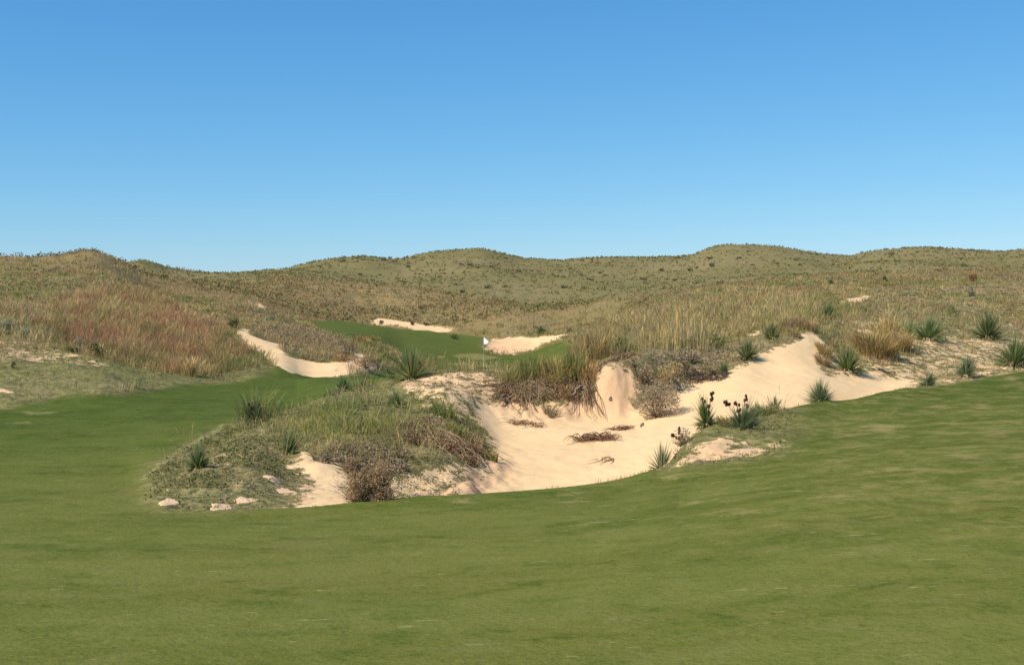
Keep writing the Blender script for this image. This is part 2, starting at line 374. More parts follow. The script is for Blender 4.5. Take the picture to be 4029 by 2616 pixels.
def ground_material():
    m, nt = new_mat('ground_cover'); b = NB(nt)
    out = b.n('ShaderNodeOutputMaterial'); bs = b.n('ShaderNodeBsdfPrincipled')
    b.link(bs.outputs[0], out.inputs[0]); bs.inputs['Roughness'].default_value = .9; bs.inputs['Specular IOR Level'].default_value = .15
    pos = b.n('ShaderNodeNewGeometry').outputs['Position']
    fairA, sandA, mixA, oliveA, farA = (b.attr(k_) for k_ in ('fair', 'sand', 'sparse', 'dry', 'far'))
    colA = b.attr('native', 'Color')
    # --- native ground
    na = b.noise(pos, 2.2, 5, .65); nb = b.noise(pos, 9, 3, .6); nc = b.noise(pos, .45, 6, .7)
    nfine = b.noise(pos, 30, 2, .6); nd_ = b.noise(pos, 5, 6, .75, .5)
    v = b.mrange(na, .3, .7, .7, 1.4, False)
    vcol = b.n('ShaderNodeVectorMath', _operation='SCALE'); b.link(colA, vcol.inputs[0]); b.link(v, vcol.inputs['Scale'])
    nat1 = b.mix(b.math('MULTIPLY', b.mrange(nb, .44, .60), .8), vcol.outputs[0], (.085,.095,.035))
    nat_near = b.mix(b.math('MULTIPLY', b.mrange(nd_, .52, .64), .5), nat1, (.36,.29,.16))
    # bare sand between the plants
    thr = b.math('SUBTRACT', .70, b.math('MULTIPLY', mixA, .30))
    sparse = b.math('MULTIPLY', b.mrange(b.math('ADD', b.math('MULTIPLY', nd_, .6), b.math('MULTIPLY', na, .4)), thr, b.math('ADD', thr, .035)), b.math('GREATER_THAN', mixA, .02))
    nat2 = b.mix(sparse, nat_near, b.mix(b.mrange(nc, .35, .65), (.76,.52,.28), (.70,.45,.26)))
    # far hills: dark shrub flecks and bleached flecks
    h1 = b.noise(pos, .55, 5, .75); h2 = b.noise(pos, 1.1, 3, .7)
    hill = b.mix(b.math('MULTIPLY', b.mrange(h1, .46, .60), .7), colA, (.135,.13,.058))
    hill = b.mix(b.math('MULTIPLY', b.mrange(h2, .58, .68), .5), hill, (.33,.27,.15))
    hill = b.mix(b.math('MULTIPLY', b.mrange(nc, .66, .74), .5), hill, (.40,.31,.19))
    native = b.mix(farA, nat2, hill)
    # --- turf
    st = b.scaled(pos, .8, 1, 1)
    f1 = b.noise(st, .33, 6, .62, .4); f2 = b.noise(st, 2.3, 6, .72, .3); f3 = b.noise(pos, 14, 4, .75); f4 = b.noise(b.scaled(pos, 1.1, .8, 1), 1.5, 8, .8, .4)
    f5 = b.noise(st, 5.5, 4, .7)
    green = b.mix(b.mrange(f1, .35, .65), (.056,.084,.012), (.075,.098,.016))
    olivecol = b.mix(b.mrange(f1, .34, .66), (.118,.134,.022), (.162,.156,.031))
    turf = b.mix(oliveA, green, olivecol)
    g6 = b.noise(pos, .7, 7, .72)
    turf = b.mix(b.math('MULTIPLY', b.mrange(g6, .54, .66), .6), turf, b.mix(oliveA, (.105,.115,.028), (.19,.17,.05)))
    turf = b.mix(b.math('MULTIPLY', b.mrange(g6, .46, .34), .6), turf, b.mix(oliveA, (.03,.065,.007), (.062,.105,.012)))
    turf = b.mix(b.math('MULTIPLY', b.mrange(f2, .47, .62), .8), turf, b.mix(oliveA, (.092,.125,.024), (.17,.168,.042)))
    turf = b.mix(b.math('MULTIPLY', b.mrange(f2, .47, .33), .75), turf, b.mix(oliveA, (.026,.054,.006), (.058,.092,.010)))
    sxb = b.n('ShaderNodeSeparateXYZ'); b.link(pos, sxb.inputs[0])
    ph = b.math('ADD', b.math('ADD', b.math('MULTIPLY', sxb.outputs[0], -.75), b.math('MULTIPLY', sxb.outputs[1], 2.1)), b.math('MULTIPLY', b.noise(pos, .25, 3), 3.0))
    band = b.mrange(b.math('SINE', ph), -.5, .5)
    turf = b.mix(b.math('MULTIPLY', band, .3), turf, b.mix(oliveA, (.095,.125,.018), (.19,.195,.045)))
    # worn tan patches, more of them on the bank to the right and near the edges
    sx = b.n('ShaderNodeSeparateXYZ'); b.link(pos, sx.inputs[0])
    worn = b.math('MULTIPLY', b.mrange(sx.outputs[0], -1.5, 5.0), b.mrange(sx.outputs[1], 7.5, 12.0))
    turf = b.mix(b.math('MULTIPLY', b.math('MULTIPLY', worn, b.mrange(f4, .53, .41)), .55), turf, (.056,.080,.006))
    thr2 = b.math('SUBTRACT', .63, b.math('MULTIPLY', worn, .145))
    comb = b.math('ADD', b.math('MULTIPLY', f4, .55), b.math('MULTIPLY', f2, .45))
    turf = b.mix(b.math('MULTIPLY', b.mrange(comb, thr2, b.math('ADD', thr2, .12)), .72), turf, (.27,.21,.075))
    wn = b.math('ADD', b.attr('worn'), b.math('MULTIPLY', b.math('SUBTRACT', b.math('ADD', b.math('MULTIPLY', f5, .5), b.math('MULTIPLY', f2, .5)), .5), 2.6))
    turf = b.mix(b.math('MULTIPLY', b.mrange(wn, -.1, .22), .7), turf, (.30,.235,.09))
    ln = b.math('ADD', b.attr('line'), b.math('MULTIPLY', b.math('SUBTRACT', f5, .5), .5))
    turf = b.mix(b.math('MULTIPLY', b.mrange(ln, -.05, .05), .8), turf, (.38,.33,.14))
    fleck = b.noise(b.scaled(pos, .4, 1.2, 1), 6.0, 3, .8)
    turf = b.mix(b.math('MULTIPLY', b.mrange(fleck, .655, .70), .7), turf, (.34,.32,.13))
    turf = b.mix(b.math('MULTIPLY', b.mrange(f3, .42, .75), .3), turf, (.19,.20,.05))
    turf = b.mix(b.math('MULTIPLY', b.mrange(f3, .48, .28), .4), turf, (.035,.06,.008))
    f7 = b.noise(pos, 42, 3, .7)
    turf = b.mix(b.math('MULTIPLY', b.mrange(f7, .5, .72), .3), turf, (.22,.22,.05))
    turf = b.mix(b.math('MULTIPLY', b.mrange(f7, .5, .3), .35), turf, (.035,.055,.005))
    # --- sand
    s1 = b.noise(pos, .6, 5, .6); s2 = b.noise(pos, 11, 4, .7)
    sandc = b.mix(b.mrange(s1, .3, .7), (.81,.56,.295), (.75,.505,.265))
    s3 = b.noise(pos, 45, 3, .8)
    sandc = b.mix(b.math('MULTIPLY', b.mrange(s3, .55, .7), .3), sandc, (.66,.44,.235))
    sandc = b.mix(b.math('MULTIPLY', b.mrange(s2, .55, .8), .35), sandc, (.60,.41,.25))
    sandc = b.mix(b.math('MULTIPLY', b.attr('pink_sand'), b.mrange(s1, .25, .6, .55, .9)), sandc, (.62,.385,.215))
    # --- masks with broken edges
    e1 = b.math('MULTIPLY', b.math('SUBTRACT', b.noise(pos, 1.6, 6, .75), .5), .9)
    e2 = b.math('MULTIPLY', b.math('SUBTRACT', b.noise(pos, 2.6, 7, .78), .5), 1.7)
    ragged = b.mrange(fairA, -.2, -.6)
    nosand = b.mrange(sandA, -.3, -.7)
    ffac = b.mrange(b.math('ADD', fairA, b.math('MULTIPLY', e1, b.mrange(nosand, 0, 1, .12, 2.0))), b.mrange(nosand, 0, 1, -.09, -.45), b.mrange(nosand, 0, 1, .09, .45))
    # the edge cut against turf is clean, the edge against scrub is ragged
    sfac = b.mrange(b.math('ADD', sandA, b.math('MULTIPLY', b.math('MULTIPLY', e2, b.mrange(sxb.outputs[1], 45, 115, 1.0, 2.6)), b.mrange(ragged, 0, 1, .10, 1.0))), -.03, .03)
    deb = b.math('MULTIPLY', b.mrange(b.noise(pos, 15, 3, .8), .66, .70), b.mrange(sandA, 1.0, .1, 0, .75))
    sandc = b.mix(b.math('MULTIPLY', deb, ragged), sandc, (.24,.15,.085))
    c_ = b.mix(ffac, native, turf)
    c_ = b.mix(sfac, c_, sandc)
    b.link(c_, bs.inputs['Base Color'])
    bs.inputs['Specular IOR Level'].default_value = .04
    # --- relief in the shading
    bmp = b.n('ShaderNodeBump'); bmp.inputs['Distance'].default_value = .05
    hh = b.math('ADD', b.math('MULTIPLY', b.noise(pos, 16, 4, .7), b.mrange(sfac, 0, 1, 1.0, .22)), b.math('MULTIPLY', b.noise(pos, 3.5, 3, .6), b.mrange(sfac, 0, 1, .5, .8)))
    b.link(hh, bmp.inputs['Height']); bmp.inputs['Strength'].default_value = .5
    b.link(bmp.outputs[0], bs.inputs['Normal'])
    return m
M_GROUND = ground_material()

# ----------------------------------------------------------------- the ground meshes (one surface, cut along its zones)
VX = np.stack([GX, GY, GZ], -1).reshape(-1, 3)
du = np.gradient(np.stack([GX, GY, GZ], -1), axis=0); dv = np.gradient(np.stack([GX, GY, GZ], -1), axis=1)
NRM = np.cross(du, dv); NRM /= np.linalg.norm(NRM, axis=-1, keepdims=True) + 1e-12
NRM = NRM.reshape(-1, 3)
ii, jj = np.meshgrid(np.arange(NX-1), np.arange(NY-1), indexing='ij')
v00 = ii*NY + jj; QUADS = np.stack([v00, v00+NY, v00+NY+1, v00+1], -1).reshape(-1, 4)
fc = lambda G: (G[:-1, :-1] + G[1:, :-1] + G[1:, 1:] + G[:-1, 1:])/4
f_f, f_s, f_y = fc(fair).ravel(), fc(sand).ravel(), fc(GY).ravel()
FAR = np.clip(sstep(70, 150, GY), 0, 1)
def make_ground(name, sel):
    q = QUADS[sel]
    used, inv = np.unique(q, return_inverse=True); q = inv.reshape(-1, 4)
    me = bpy.data.meshes.new(name)
    me.vertices.add(len(used)); me.vertices.foreach_set('co', VX[used].ravel())
    me.loops.add(q.size); me.loops.foreach_set('vertex_index', q.ravel().astype(np.int32))
    me.polygons.add(len(q)); me.polygons.foreach_set('loop_start', np.arange(0, q.size, 4, dtype=np.int32))
    me.update(calc_edges=True)
    me.polygons.foreach_set('use_smooth', np.ones(len(q), bool))
    for an, G in (('fair', fair), ('sand', sand), ('sparse', mixw), ('dry', dry), ('far', FAR), ('worn', worn), ('line', line), ('pink_sand', pink_sand)):
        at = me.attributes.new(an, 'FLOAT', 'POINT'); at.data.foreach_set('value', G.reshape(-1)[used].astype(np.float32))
    at = me.attributes.new('native', 'FLOAT_COLOR', 'POINT')
    cc = np.ones((len(used), 4), np.float32); cc[:, :3] = col.reshape(-1, 3)[used]; at.data.foreach_set('color', cc.ravel())
    me.normals_split_custom_set_from_vertices(NRM[used])
    me.materials.append(M_GROUND)
    o = bpy.data.objects.new(name, me); COL.objects.link(o)
    o['kind'] = 'structure'; o['label'] = GLABEL[name]
    return o
GLABEL = dict(bunker_sand='pale cream bunker sand between the turf and the scrub', putting_green='dark green turf around the white flag',
              fairway='mown olive green fairway in front and curving round the island', ground='sandy native ground under the scrub',
              hills='rolling scrubby green brown hills along the skyline')
is_s = f_s > 0
is_f = (~is_s) & (f_f > 0)
is_green = is_f & (f_y > 60)
is_hill = (~is_s) & (~is_f) & (f_y > 128)
make_ground('bunker_sand', is_s)
make_ground('putting_green', is_green)
make_ground('fairway', is_f & ~is_green)
make_ground('hills', is_hill)
make_ground('ground', ~(is_s | is_f | is_hill))

# ----------------------------------------------------------------- plant materials (colour comes from each blade)
def plant_mat(name, trans=.3, rough=.75):
    m, nt = new_mat(name); b = NB(nt)
    out = b.n('ShaderNodeOutputMaterial'); d = b.n('ShaderNodeBsdfPrincipled'); t = b.n('ShaderNodeBsdfTranslucent'); mx = b.n('ShaderNodeMixShader')
    c_ = b.attr('tint', 'Color'); pos = b.n('ShaderNodeNewGeometry').outputs['Position']
    c2 = b.mix(b.mrange(b.noise(pos, 23, 2), .3, .7, 0, .35), c_, b.mix(1.0, c_, (.75,.78,.6), 'MULTIPLY'))
    b.link(c2, d.inputs['Base Color']); b.link(c2, t.inputs['Color'])
    d.inputs['Roughness'].default_value = rough; d.inputs['Specular IOR Level'].default_value = .25
    mx.inputs[0].default_value = trans
    b.link(d.outputs[0], mx.inputs[1]); b.link(t.outputs[0], mx.inputs[2]); b.link(mx.outputs[0], out.inputs[0])
    return m
M_BLADE = plant_mat('grass_blades', .42); M_LEAF = plant_mat('shrub_leaves', .2); M_DRY = plant_mat('dry_stems', .12, .9)

def mesh_obj(name, verts, faces_list, tint, mat, parent=None, loc=None):
    """faces_list: list of (n, k) int arrays; tint (nverts, 3)"""
    me = bpy.data.meshes.new(name)
    verts = np.asarray(verts, np.float32)
    if loc is not None and parent is None: verts = verts - np.asarray(loc, np.float32)
    me.vertices.add(len(verts)); me.vertices.foreach_set('co', verts.ravel())
    loops = np.concatenate([f.ravel() for f in faces_list]); sizes = np.concatenate([np.full(len(f), f.shape[1]) for f in faces_list])
    me.loops.add(len(loops)); me.loops.foreach_set('vertex_index', loops.astype(np.int32))
    st = np.concatenate([[0], np.cumsum(sizes)[:-1]])
    me.polygons.add(len(sizes)); me.polygons.foreach_set('loop_start', st.astype(np.int32))
    me.update(calc_edges=True)
    at = me.attributes.new('tint', 'FLOAT_COLOR', 'POINT')
    cc = np.ones((len(verts), 4), np.float32); cc[:, :3] = np.clip(tint, 0, 1); at.data.foreach_set('color', cc.ravel())
    me.materials.append(mat)
    o = bpy.data.objects.new(name, me); COL.objects.link(o)
    if parent is not None: o.parent = parent
    elif loc is not None: o.location = loc
    return o

def blades(root, hgt, wid, az, lean, tint, seed_head=None, g=None, tiptint=None):
    """curved tapering blades: root (N,3), height, width, azimuth of lean, lean (horizontal reach), tint (N,3)"""
    g = g or rng
    N = len(root)
    dirv = np.stack([np.cos(az), np.sin(az), np.zeros(N)], -1)
    fa = az + g.uniform(-1.3, 1.3, N) + math.pi/2
    side = np.stack([np.cos(fa), np.sin(fa), np.zeros(N)], -1)
    ts = [0, .5, .82, 1.0]; ws = [1.0, .8, .5, 0.0]
    if seed_head is not None:
        W = np.where(seed_head[:, None], np.array([[.45, .4, 1.5, 0]]), np.array([[1.0, .8, .5, 0]]))
    else: W = np.tile(np.array([ws]), (N, 1))
    vs = []
    for q, t in enumerate(ts):
        c = root + dirv*(lean*t**1.7)[:, None]; c = c + np.array([0, 0, 1.0])*(hgt*(t - .12*t*t*np.minimum(lean/np.maximum(hgt, .01), 1.5)))[:, None]
        if q < 3:
            vs.append(c - side*(wid*W[:, q]/2)[:, None]); vs.append(c + side*(wid*W[:, q]/2)[:, None])
        else: vs.append(c)
    V = np.stack(vs, 1)                                   # N,7,3
    b0 = (np.arange(N)*7)[:, None]
    quads = np.concatenate([b0 + np.array([[0, 1, 3, 2]]), b0 + np.array([[2, 3, 5, 4]])], 0)
    tris = b0 + np.array([[4, 5, 6]])
    if tiptint is None: tiptint = tint
    C = np.repeat(tint[:, None, :], 7, 1).copy(); C[:, 4:, :] = tiptint[:, None, :]
    return V.reshape(-1, 3), [quads, tris], C.reshape(-1, 3)

def leafclouds(cen, rad, size, tint, per, g=None, flat=.75, shell=.35):
    """small leaf-sized quads scattered through ellipsoids: cen (N,3) base centre, rad (N,), returns quads"""
    g = g or rng
    N = len(cen); M = N*per
    d = g.normal(size=(M, 3)); d /= np.linalg.norm(d, axis=1, keepdims=True)
    r = g.uniform(shell, 1, M)**.6
    rr = np.repeat(rad, per)
    p = np.repeat(cen, per, 0) + d*(r*rr)[:, None]*np.array([1, 1, flat]) + np.array([0, 0, 1.0])*(rr*flat*.75)[:, None]
    n = g.normal(size=(M, 3)); n /= np.linalg.norm(n, axis=1, keepdims=True)
    t = np.cross(n, g.normal(size=(M, 3))); t /= np.linalg.norm(t, axis=1, keepdims=True) + 1e-9
    bt = np.cross(n, t); s = np.repeat(size, per)*g.uniform(.6, 1.4, M)
    a_, b_ = t*(s/2)[:, None], bt*(s/3.2)[:, None]
    V = np.stack([p-a_, p-b_, p+a_, p+b_], 1).reshape(-1, 3)
    F = (np.arange(M)*4)[:, None] + np.array([[0, 1, 2, 3]])
    C = np.repeat(tint, per, 0)*g.uniform(.75, 1.25, (M, 1)); C = np.repeat(C, 4, 0)
    return V, [F], C

def merge(parts):
    V, Fs, C = [], {}, []; off = 0
    for v, fl, c in parts:
        V.append(v); C.append(c)
        for f in fl: Fs.setdefault(f.shape[1], []).append(f + off)
        off += len(v)
    return np.concatenate(V), [np.concatenate(x) for x in Fs.values()], np.concatenate(C)

# ----------------------------------------------------------------- masses of grass nobody could count
PAL = dict(olive=(.375,.31,.115), tan=(.54,.40,.18), green=(.225,.245,.075), rust=(.43,.23,.125), grey=(.40,.30,.19), straw=(.64,.50,.24),
           brown=(.44,.28,.135), yg=(.35,.32,.085), sage=(.33,.33,.195))
PALN = list(PAL); PALA = np.array([PAL[k_] for k_ in PALN])
def pick(weights, n):
    w = np.array([weights.get(k_, 0) for k_ in PALN], float); w /= w.sum()
    return PALA[rng.choice(len(PALN), n, p=w)]

def cells(x, y, size, seed):
    gx, gy = x/size, y/size*.7; bx, by = np.floor(gx).astype(np.int64), np.floor(gy).astype(np.int64)
    best = np.full(x.shape, 1e9); val = np.zeros(x.shape)
    def hh(a, b, k):
        v = (a*374761393 + b*668265263 + (seed*7+k)*1442695041) & 0xffffffff; v = ((v ^ (v >> 13))*1274126177) & 0xffffffff
        return ((v ^ (v >> 16)) & 0xffff)/65536.0
    for dx in (-1, 0, 1):
        for dy in (-1, 0, 1):
            a, b_ = bx+dx, by+dy; d = (a + hh(a, b_, 1) - gx)**2 + (b_ + hh(a, b_, 2) - gy)**2
            k_ = d < best; best = np.where(k_, d, best); val = np.where(k_, hh(a, b_, 3), val)
    return val
def pick_patch(weights, x, y, seed, size=1.1):
    w = np.array([weights.get(k_, 0) for k_ in PALN], float); w /= w.sum(); c = np.cumsum(w)
    v = cells(x + .35*fbm(x*2, y*2, seed, 2), y, size*(1 + y*.006), seed)
    i = np.minimum(np.searchsorted(c, v*.9999), len(PALN)-1); j = rng.choice(len(PALN), len(x), p=w)
    i = np.where(rng.uniform(size=len(x)) < .22, j, i)
    return PALA[i]*(.85 + .3*cells(x, y, size*1.7, seed+5))[:, None]
def scatter(n, D0, D1, p0=-500, p1=4530, power=1.0):
    a = (rng.uniform(p0, p1, n) - CX)/FX
    D = np.exp(rng.uniform(math.log(D0), math.log(D1), n)) if power == 1 else (rng.uniform(D0**(1-power), D1**(1-power), n))**(1/(1-power))
    return a*D, D

ZRED = poly([(225,1200),(330,1150),(480,1140),(640,1190),(760,1250),(880,1300),(870,1470),(777,1489),(631,1460),(461,1426),(330,1390),(233,1350)])
ZISL = poly([(1075,1660),(1150,1605),(1330,1570),(1470,1600),(1540,1680),(1570,1790),(1480,1830),(1400,1840),(1330,1830),(1250,1800),(1150,1780),(1080,1740)])
ZISL2 = poly([(1600,1640),(1700,1600),(1850,1620),(1900,1700),(1850,1720),(1700,1690)])
ZYEL = poly([(2260,1470),(2240,1330),(2400,1260),(2700,1200),(3050,1150),(3250,1200),(3150,1250),(3000,1300),(2850,1370),(2700,1395),(2500,1385),(2400,1415),(2330,1445)])
ZLOW = poly([(-400,1640),(-400,1380),(0,1370),(230,1385),(461,1432),(631,1466),(777,1494),(930,1470),(1080,1440),(1000,1500),(700,1520),(291,1556),(0,1612)])
ZLOWI = poly([(560,1900),(700,1800),(880,1690),(1010,1690),(1060,1750),(1150,1800),(1140,1860),(1230,1900),(1220,1960),(1150,2008),(1036,2012),(640,1998)])
ZBRUSH = poly([(2490,1440),(2560,1400),(2850,1385),(2990,1345),(3000,1380),(2830,1470),(2696,1525),(2640,1540),(2560,1500)])
ZMOUND = poly([(980,1300),(1040,1250),(1230,1290),(1380,1345),(1420,1420),(1250,1426),(1140,1400),(1090,1370)])
ZGRN = poly([(1230,1310),(1385,1342),(1555,1368),(1589,1420),(1545,1462),(1450,1400),(1400,1385),(1300,1340)])
ZTOP = poly([(1570,1505),(1604,1478),(1968,1474),(1985,1500),(1955,1600),(1860,1600),(1700,1580)])
ZBANK = poly([(1970,1500),(1985,1478),(2330,1465),(2320,1490),(2150,1530)])
ZRSC = poly([(3230,1500),(3240,1330),(3330,1270),(3700,1290),(4200,1300),(4200,1500),(3700,1540)])
def inside(P, x, y, s=.3): return sstep(-s, s, sdf(P, x, y, 2.0))

def mass(name, label, n, D0, D1, weight, hfun, palf, per, wid, spread=.12, lean=(.15, .5), seed=.0, power=1.0, patch=.5, p0=-500, p1=4530):
    x, y = scatter(n, D0, D1, p0, p1, power)
    w = weight(x, y)
    w = w*sstep(-.02, -.18, grid_sample(sand, x, y))*sstep(.0, -.2, grid_sample(fair, x, y))
    w = w*(1 - patch + patch*sstep(-.35, .35, fbm(x*.6, y*.6, 77, 3))*1.3)
    k_ = rng.uniform(size=len(x)) < w
    x, y = x[k_], y[k_]
    if len(x) == 0: return None
    z = height(x, y)
    N = len(x); h = hfun(x, y); ct = palf(x, y)
    ct = ct*rng.uniform(.95, 1.24, (N, 1))
    rp = np.repeat(np.arange(N), per); M = len(rp)
    ang = rng.uniform(0, 2*math.pi, M); rad = spread*np.sqrt(rng.uniform(0, 1, M))*np.repeat(rng.uniform(.6, 1.5, N), per)
    rx = x[rp] + np.cos(ang)*rad; ry = y[rp] + np.sin(ang)*rad
    root = np.stack([rx, ry, z[rp] - .015], -1)
    hh = h[rp]*rng.uniform(.55, 1.15, M)
    ww = np.maximum(wid, y[rp]*.00038)*rng.uniform(.6, 1.3, M)
    ln = hh*rng.uniform(lean[0], lean[1], M)
    tint = ct[rp]*rng.uniform(.88, 1.12, (M, 1))
    sh = rng.uniform(size=M) < seed
    tip = np.where(sh[:, None], tint*np.array([1.12, 1.04, .95]), tint)
    V, F, C = blades(root, hh, ww, ang + rng.uniform(-.6, .6, M), ln, tint, sh, None, tip)
    o = mesh_obj(name, V, F, C, M_BLADE); o['kind'] = 'stuff'; o['label'] = label
    return o

def blend_pal(x, y, zones, default):
    """colour per tuft from zone palettes"""
    c_ = pick_patch(default, x, y, 31)
    for P, w in zones:
        k_ = rng.uniform(size=len(x)) < (sstep(-1, 1, sdf(P, x, y, 3.0)) if P is not None else 0)
        if k_.any(): c_[k_] = pick_patch(w, x[k_], y[k_], 57, .7)
    return c_

# the tall grass of the middle distance
ZGOLD = poly([(3190,1330),(3330,1280),(3560,1300),(3620,1400),(3450,1450),(3330,1430),(3250,1400)])
ZMND = poly([(2600,1850),(2660,1700),(2780,1650),(2960,1600),(3120,1640),(3100,1800),(2853,1840)])
def w_mid(x, y):
    w = np.full(x.shape, .62)
    w = np.where(y < 34, .06, w)
    w = np.maximum(w, 1.25*inside(ZRED, x, y)); w = np.maximum(w, .95*inside(ZYEL, x, y)*(.35 + .75*sstep(-.3, .2, fbm(x*.5, y*.5, 717, 3)))); w = np.maximum(w, .5*inside(ZISL, x, y))
    w = np.maximum(w, .6*inside(ZISL2, x, y)); w = np.maximum(w, .8*inside(ZGRN, x, y)); w = np.maximum(w, .8*inside(ZBANK, x, y))
    w = w*(1 - .97*inside(ZLOW, x, y))*(1 - .97*inside(ZLOWI, x, y))*(1 - .95*inside(ZTOP, x, y))*(1 - .8*inside(ZBRUSH, x, y))*(1 - .72*inside(ZRSC, x, y))
    w = w*(1 - .97*inside(ZMND, x, y))
    w = np.where(y < 50, w*(.45 + .75*sstep(-.25, .25, fbm(x*1.1, y*1.1, 303, 3))), w)
    w = w*np.clip(1 - .95*grid_sample(mixw, x, y)*1.2, .04, 1)
    return np.maximum(w, .6*inside(ZGOLD, x, y))
def h_mid(x, y):
    h = rng.uniform(.3, .55, len(x))
    h = h*(1 - .42*sstep(45, 75, y))
    h = np.where(inside(ZRED, x, y) > .5, rng.uniform(.35, .8, len(x)), h)
    h = np.where(inside(ZYEL, x, y) > .5, np.where(rng.uniform(size=len(x)) < .15, rng.uniform(.5, .85, len(x)), rng.uniform(.2, .48, len(x))), h)
    h = np.where(inside(ZISL, x, y) > .5, rng.uniform(.12, .38, len(x)), h)
    h = np.where(inside(ZISL2, x, y) > .5, rng.uniform(.08, .18, len(x)), h)
    h = h*(1 + .35*fbm(x*.8, y*.8, 404, 2))
    h = np.where(inside(ZMOUND, x, y) > .5, rng.uniform(.2, .4, len(x)), h)
    h = np.where(inside(ZBANK, x, y) > .5, rng.uniform(.1, .38, len(x)), h)
    h = np.where(inside(ZRSC, x, y) > .5, rng.uniform(.15, .35, len(x)), h)
    return h
def p_mid(x, y):
    c_ = blend_pal(x, y, [(ZRED, dict(rust=.42, tan=.2, olive=.12, brown=.26)), (ZYEL, dict(tan=.36, straw=.08, olive=.26, brown=.2, grey=.1)),
                          (ZISL, dict(yg=.3, olive=.3, tan=.08, green=.32)), (ZGOLD, dict(tan=.4, brown=.35, olive=.25)), (ZISL2, dict(green=.6, yg=.4)), (ZGRN, dict(yg=.5, green=.3, brown=.15)), (ZBANK, dict(green=.35, yg=.25, olive=.25, tan=.15)),
                          (ZMOUND, dict(brown=.5, grey=.3, olive=.2))],
                   dict(olive=.36, tan=.24, brown=.18, green=.08, grey=.08, rust=.06))
    n = fbm(x*1.3, y*1.3, 202, 2); k_ = (n > .3) & (y < 60); c_[k_] = c_[k_]*.4 + np.array(PAL['green'])*.5
    n = fbm(x*.12, y*.12, 101, 3)
    k_ = (n > .22) & (y > 40); c_[k_] = c_[k_]*.5 + np.array(PAL['tan'])*.5
    k_ = (n < -.3) & (y > 40); c_[k_] = c_[k_]*.65 + np.array(PAL['green'])*.35
    return c_
mass('tall_grass', 'tall olive, tan and rust grass over the dunes', 78000, 19, 105, w_mid, h_mid, p_mid, 12, .0065, .2, (.15, .75), .25)
# shorter brown and olive grass of the slope behind the green
def w_far(x, y): return np.full(x.shape, .9)
def p_far(x, y):
    c_ = pick_patch(dict(olive=.25, brown=.45, tan=.22, rust=.05, green=.03), x, y, 71, 2.2)*.9
    n = fbm(x*.06, y*.06, 141, 3); k_ = n > .15
    c_[k_] = c_[k_]*.5 + np.array(PAL['brown'])*.5
    return c_
mass('slope_grass', 'short brown and olive grass on the slope behind the flag', 15000, 95, 215, w_far, lambda x, y: rng.uniform(.22, .5, len(x)), p_far, 6, .03, .3, (.2, .7), .2, patch=.35)
# low growth and sparse plants
def w_low(x, y):
    w = .5*inside(ZLOW, x, y) + .8*inside(ZLOWI, x, y)
    w = np.maximum(w, .42*sstep(.2, .5, grid_sample(mixw, x, y)))
    w = np.maximum(w, .55*inside(ZISL, x, y))
    w = np.where((w < .1) & (y < 36), .7, w)
    return w
mass('low_grass', 'low patchy grass and weeds on the sandy ground', 26000, 15.5, 60, w_low, lambda x, y: rng.uniform(.035, .13, len(x)),
     lambda x, y: pick_patch(dict(green=.38, olive=.3, tan=.14, yg=.18), x, y, 91, .5)*.85, 7, .008, .1, (.4, 1.3), 0, patch=.7)
# fringe along the mown edge
x_, y_ = scatter(160000, 14, 40)
f_ = grid_sample(fair, x_, y_); k_ = (np.abs(f_ + .02) < .09) & (grid_sample(sand, x_, y_) > -.5)
x_, y_ = x_[k_], y_[k_]; N_ = len(x_)
V, F, C = blades(np.stack([x_, y_, height(x_, y_) - .01], -1), rng.uniform(.02, .05, N_)*(1 + 1.3*sstep(0, .4, fbm(x_*2, y_*2, 12, 2))), np.full(N_, .008), rng.uniform(0, 6.28, N_), rng.uniform(.01, .04, N_),
                 pick(dict(green=.7, yg=.2, olive=.1), N_)*rng.uniform(.5, .9, (N_, 1)))
o = mesh_obj('fringe_grass', V, F, C, M_BLADE); o['kind'] = 'stuff'; o['label'] = 'ragged green turf fringe along the bunker edge'

# leafy ground cover
def cover(name, label, n, D0, D1, weight, rad, size, pal, per, p0=-500, p1=4530, flat=.6, power=1.0, mul=1.0):
    x, y = scatter(n, D0, D1, p0, p1, power)
    w = weight(x, y)*sstep(0, -.15, grid_sample(sand, x, y))*sstep(0, -.15, grid_sample(fair, x, y))
    k_ = rng.uniform(size=len(x)) < w; x, y = x[k_], y[k_]; N = len(x)
    r = rng.uniform(rad[0], rad[1], N)
    V, F, C = leafclouds(np.stack([x, y, height(x, y) - .02], -1), r, np.maximum(size, y*.0011), pick(pal, N)*mul*rng.uniform(.75, 1.25, (N, 1)), per, flat=flat)
    o = mesh_obj(name, V, F, C, M_LEAF); o['kind'] = 'stuff'; o['label'] = label
    return o
cover('ground_cover', 'low leafy weeds between the grass tufts', 12000, 15.5, 100, lambda x, y: np.where(y < 36, .45, .8)*(1 - .7*inside(ZLOW, x, y))*(1 - .4*grid_sample(mixw, x, y)),
      (.05, .16), .035, dict(green=.4, grey=.15, sage=.08, olive=.37), 16, mul=.66)
ZMND = poly([(2600,1850),(2660,1700),(2780,1650),(2960,1600),(3120,1640),(3100,1800),(2853,1840)])
cover('grey_brush', 'tangled grey dry brush capping the bank beside the sand', 1300, 28, 40, lambda x, y: inside(ZBRUSH, x, y), (.1, .24), .035,
      dict(grey=.75, brown=.15, sage=.1), 40, 2400, 3050, mul=1.0)
cover('mound_brush', 'brown grey scrub above the left bunker', 900, 48, 75, lambda x, y: inside(ZMOUND, x, y), (.15, .35), .05, dict(grey=.5, brown=.4, sage=.1), 22, 950, 1480, mul=.85)
